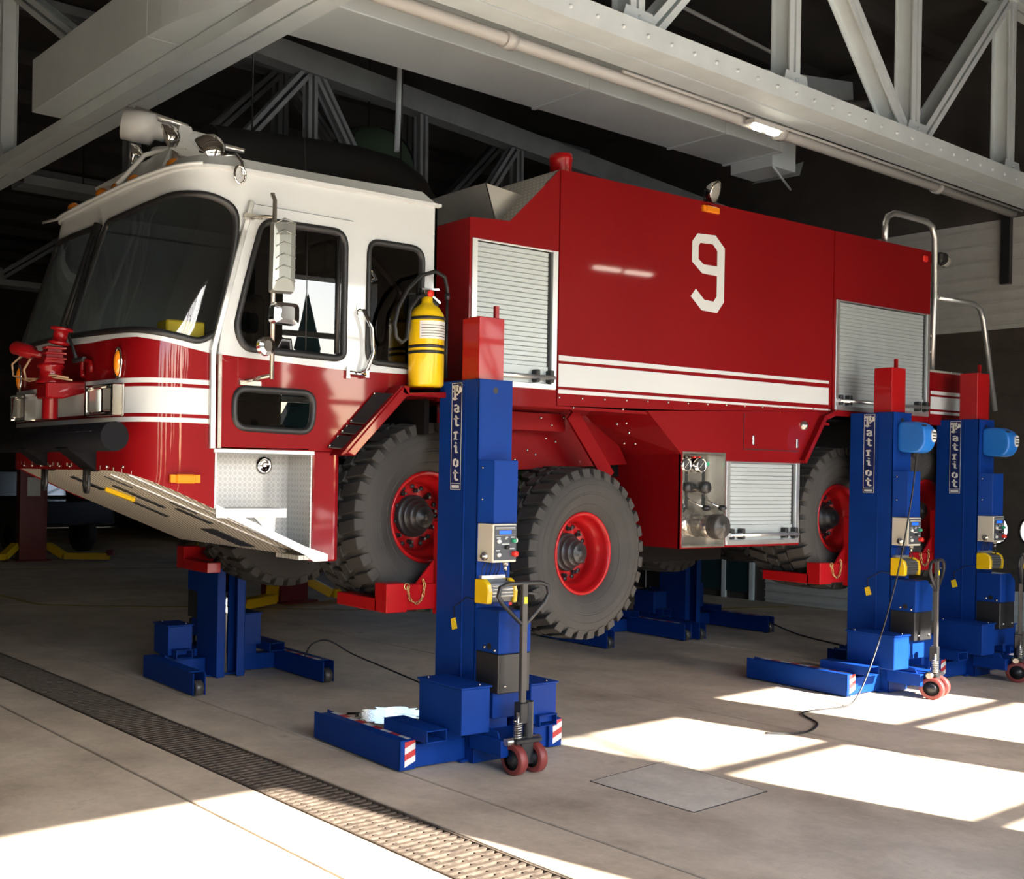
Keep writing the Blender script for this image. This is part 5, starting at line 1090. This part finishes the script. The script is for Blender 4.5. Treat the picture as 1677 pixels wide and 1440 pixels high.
# ================================================================== BACKGROUND
def two_post(label, x, y, rz, h=3.6):
    t = thing('two_post_lift', label, 'vehicle lift', (x, y, 0), rz, 'dark red two-post lifts', world_verts=False)
    mb = MB().box(-.25, .25, -.2, -.18, .02, h); mb.box(-.25, -.2, -.2, .2, .02, h); mb.box(.2, .25, -.2, .2, .02, h); mb.box(-.33, .33, -.32, .32, 0, .025); mb.box(-.2, .2, -.05, .1, .3, .9); mb.build('post', POST, t, bevel=.006)
    mb = MB().box(-.12, .12, -.206, -.2, 1.2, 1.55); mb.build('notice', PAPER, t)
    for s in (-1, 1):
        mb = MB().bar((s*.3, -.1, .28), (s*.55, -.35, .10), .16, .12); mb.bar((s*.55, -.35, .10), (s*1.35, -.62, .10), .16, .12); a = mb.build('swing_arm', YEL, t, bevel=.008); MB().lathe([(.1, 0), (.1, .05), (.07, .07), (.07, .1), (0, .1)], (s*1.35, -.62, .12), (0, 0, 1), 14).build('arm_pad', POST, a)
    return t
two_post('dark red two-post lift with yellow arms at the left edge', 6.72, 20.2, R(-8))
two_post('dark red two-post lift with yellow arms seen under the cab', 7.75, 12.75, R(12), 2.6)
# dark pickup parked far behind
pk = thing('pickup_truck', 'black pickup truck parked in the dark behind the cab', 'pickup truck', (7.2, 23.4, 0), R(-75), world_verts=False)
mb = MB().prism([(-2.6, .55), (-2.65, .95), (-1.0, 1.02), (-.9, 1.05), (-.35, 1.65), (.9, 1.68), (1.0, 1.1), (2.6, 1.08), (2.65, .6)], 'y', -.9, .9); mb.build('body', CARB, pk, bevel=.05, seg=2)
mb = MB().prism([(-.80, 1.08), (-.30, 1.6), (.82, 1.62), (.88, 1.1)], 'y', -.905, .905); mb.build('windows', SATIN, pk)
for x in (-1.7, 1.65):
    for s in (-1, 1):
        w = MB().lathe([(.2, -.12), (.34, -.12), (.38, -.09), (.38, .09), (.34, .12), (.2, .12)], (x, s*.82, .38), (0, 1, 0), 28).build('wheel', RUBBER, pk); MB().lathe([(0, -.06), (.2, -.1), (.2, .1), (0, .06)], (x, s*.82, .38), (0, 1, 0), 20).build('wheel_hub', SATIN, w)
MB().box(-2.85, -2.6, -.9, .9, .5, .75).build('bumper', SATIN, pk, bevel=.03)
# big black flexible duct and a green canvas dome over it, behind the cab roof
bt = thing('exhaust_duct', 'fat black flexible exhaust duct hanging behind the cab roof', 'exhaust duct', uv(6.3, 8.1, 4.5))
MB().tube([uv(4.75, 8.1, 4.44), uv(5.2, 8.1, 4.47), uv(5.8, 8.1, 4.52), uv(6.3, 8.1, 4.55), uv(6.75, 8.1, 4.53), uv(6.98, 8.1, 4.44), uv(7.12, 8.1, 4.28), uv(7.18, 8.1, 4.05), uv(7.18, 8.1, 3.4)], .225, 18).build('flexible_hose', mat('matt_black_duct', (.010, .010, .010), .8), bt)
for u_ in (5.2, 6.9): MB().tube([uv(u_, 8.1, 4.6), uv(u_, 8.1, 7.26)], .008, 5).build('hanger_wire', SATIN, bt)
cd = thing('canvas_dome', 'dim green canvas dome bulging above the black duct', 'canopy', uv(7.7, 9.6, 5.05))
dm = MB(); K = 16
P_ = lambda t, w: uv(7.7+.55*math.cos(t)*math.cos(w), 9.6+.55*math.cos(t)*math.sin(w), 5.02+.55*math.sin(t))
for j in range(6):
    for k in range(K):
        t0_, t1_, w0, w1 = math.pi/2*j/6, math.pi/2*(j+1)/6, math.pi*2*k/K, math.pi*2*(k+1)/K
        dm.add([P_(t0_, w0), P_(t0_, w1), P_(t1_, w1), P_(t1_, w0)], [(0, 1, 2, 3)], 0, True)
dm.build('cover', GREENT, cd)
for k in range(4): MB().tube([P_(math.pi/2*j/8, k*math.pi/2+.5)+Vector((0, 0, .004)) for j in range(9)], .012, 5).build('hoop', SATIN, cd)
MB().tube([uv(7.7, 9.6, 5.55), uv(7.7, 9.6, 7.26)], .01, 5).build('hanger_wire', SATIN, cd)
# bare trees outside, across the apron from the hall front
BARK = mat('tree_bark', (.05, .04, .032), .9, noise=.3, nscale=6)
def tree(u, v, h, seed, label):
    rnd = random.Random(seed); mb = MB()
    def grow(p, d, L, r, n):
        q = p+d*L; mb.tube([p, p+d*L*.5+Vector((rnd.uniform(-.05, .05), rnd.uniform(-.05, .05), 0))*L, q], [r, r*.85, r*.65], 5, caps=False)
        if n == 0: return
        for k in range(rnd.choice((2, 3, 3))):
            e = (d+Vector((rnd.uniform(-.8, .8), rnd.uniform(-.8, .8), rnd.uniform(-.1, .6)))).normalized(); grow(q, e, L*rnd.uniform(.6, .8), r*.6, n-1)
    grow(uv(u, v, 0), Vector((0, 0, 1)), h*.3, h*.02, 5); tag(mb.build('bare_tree', BARK), label, 'tree', 'bare trees outside')
tree(11.9, -12, 14, 2, 'bare tree outside the hall front, right-hand one'); tree(21.5, -15, 9.5, 5, 'bare tree outside the hall front, farthest right'); tree(3.5, -17, 9, 9, 'bare tree outside the hall front, opposite the wide opening'); tree(8.0, -18, 10, 12, 'bare tree outside the hall front, middle one')

NEEDLE = mat('dark_conifer_green', (.022, .035, .018), .9, noise=.3, nscale=3)
def conifer_mesh(h, r, seed):
    rnd = random.Random(seed); mb = MB(); n = 14
    for k in range(7):
        z0 = h*(.08+.125*k); rr = r*(1-k/7.6); pts = [(math.cos(2*math.pi*i/n)*rr*rnd.uniform(.75, 1.1), math.sin(2*math.pi*i/n)*rr*rnd.uniform(.75, 1.1), z0+rnd.uniform(-.15, .15)) for i in range(n)]
        mb.add(pts+[(0, 0, z0+h*.26)], [(i, (i+1) % n, n) for i in range(n)], 0); mb.add(pts, [tuple(range(n))], 0)
    mb.cyl((0, 0, 0), (0, 0, h*.3), .18, 8, 1)
    return mb.mesh('sky_screen_conifer', [NEEDLE, BARK])
con = [conifer_mesh(7.4, 2.15, 1), conifer_mesh(8.2, 2.2, 2), conifer_mesh(6.8, 2.1, 3)]  # out-of-view rows added to block low sky; trees also show in reflections
rnd = random.Random(11)
for k in range(31):
    o = obj('sky_screen_conifer', con[k % 3], None, loc=uv(-32+2.45*k, (-23 if k % 2 else -28)+rnd.uniform(-.4, .4), -.01), rot=(0, 0, rnd.uniform(0, 6)))
    tag(o, 'unseen dark conifer in the rows added to block the low sky', 'tree', 'conifer rows added to block the low sky')
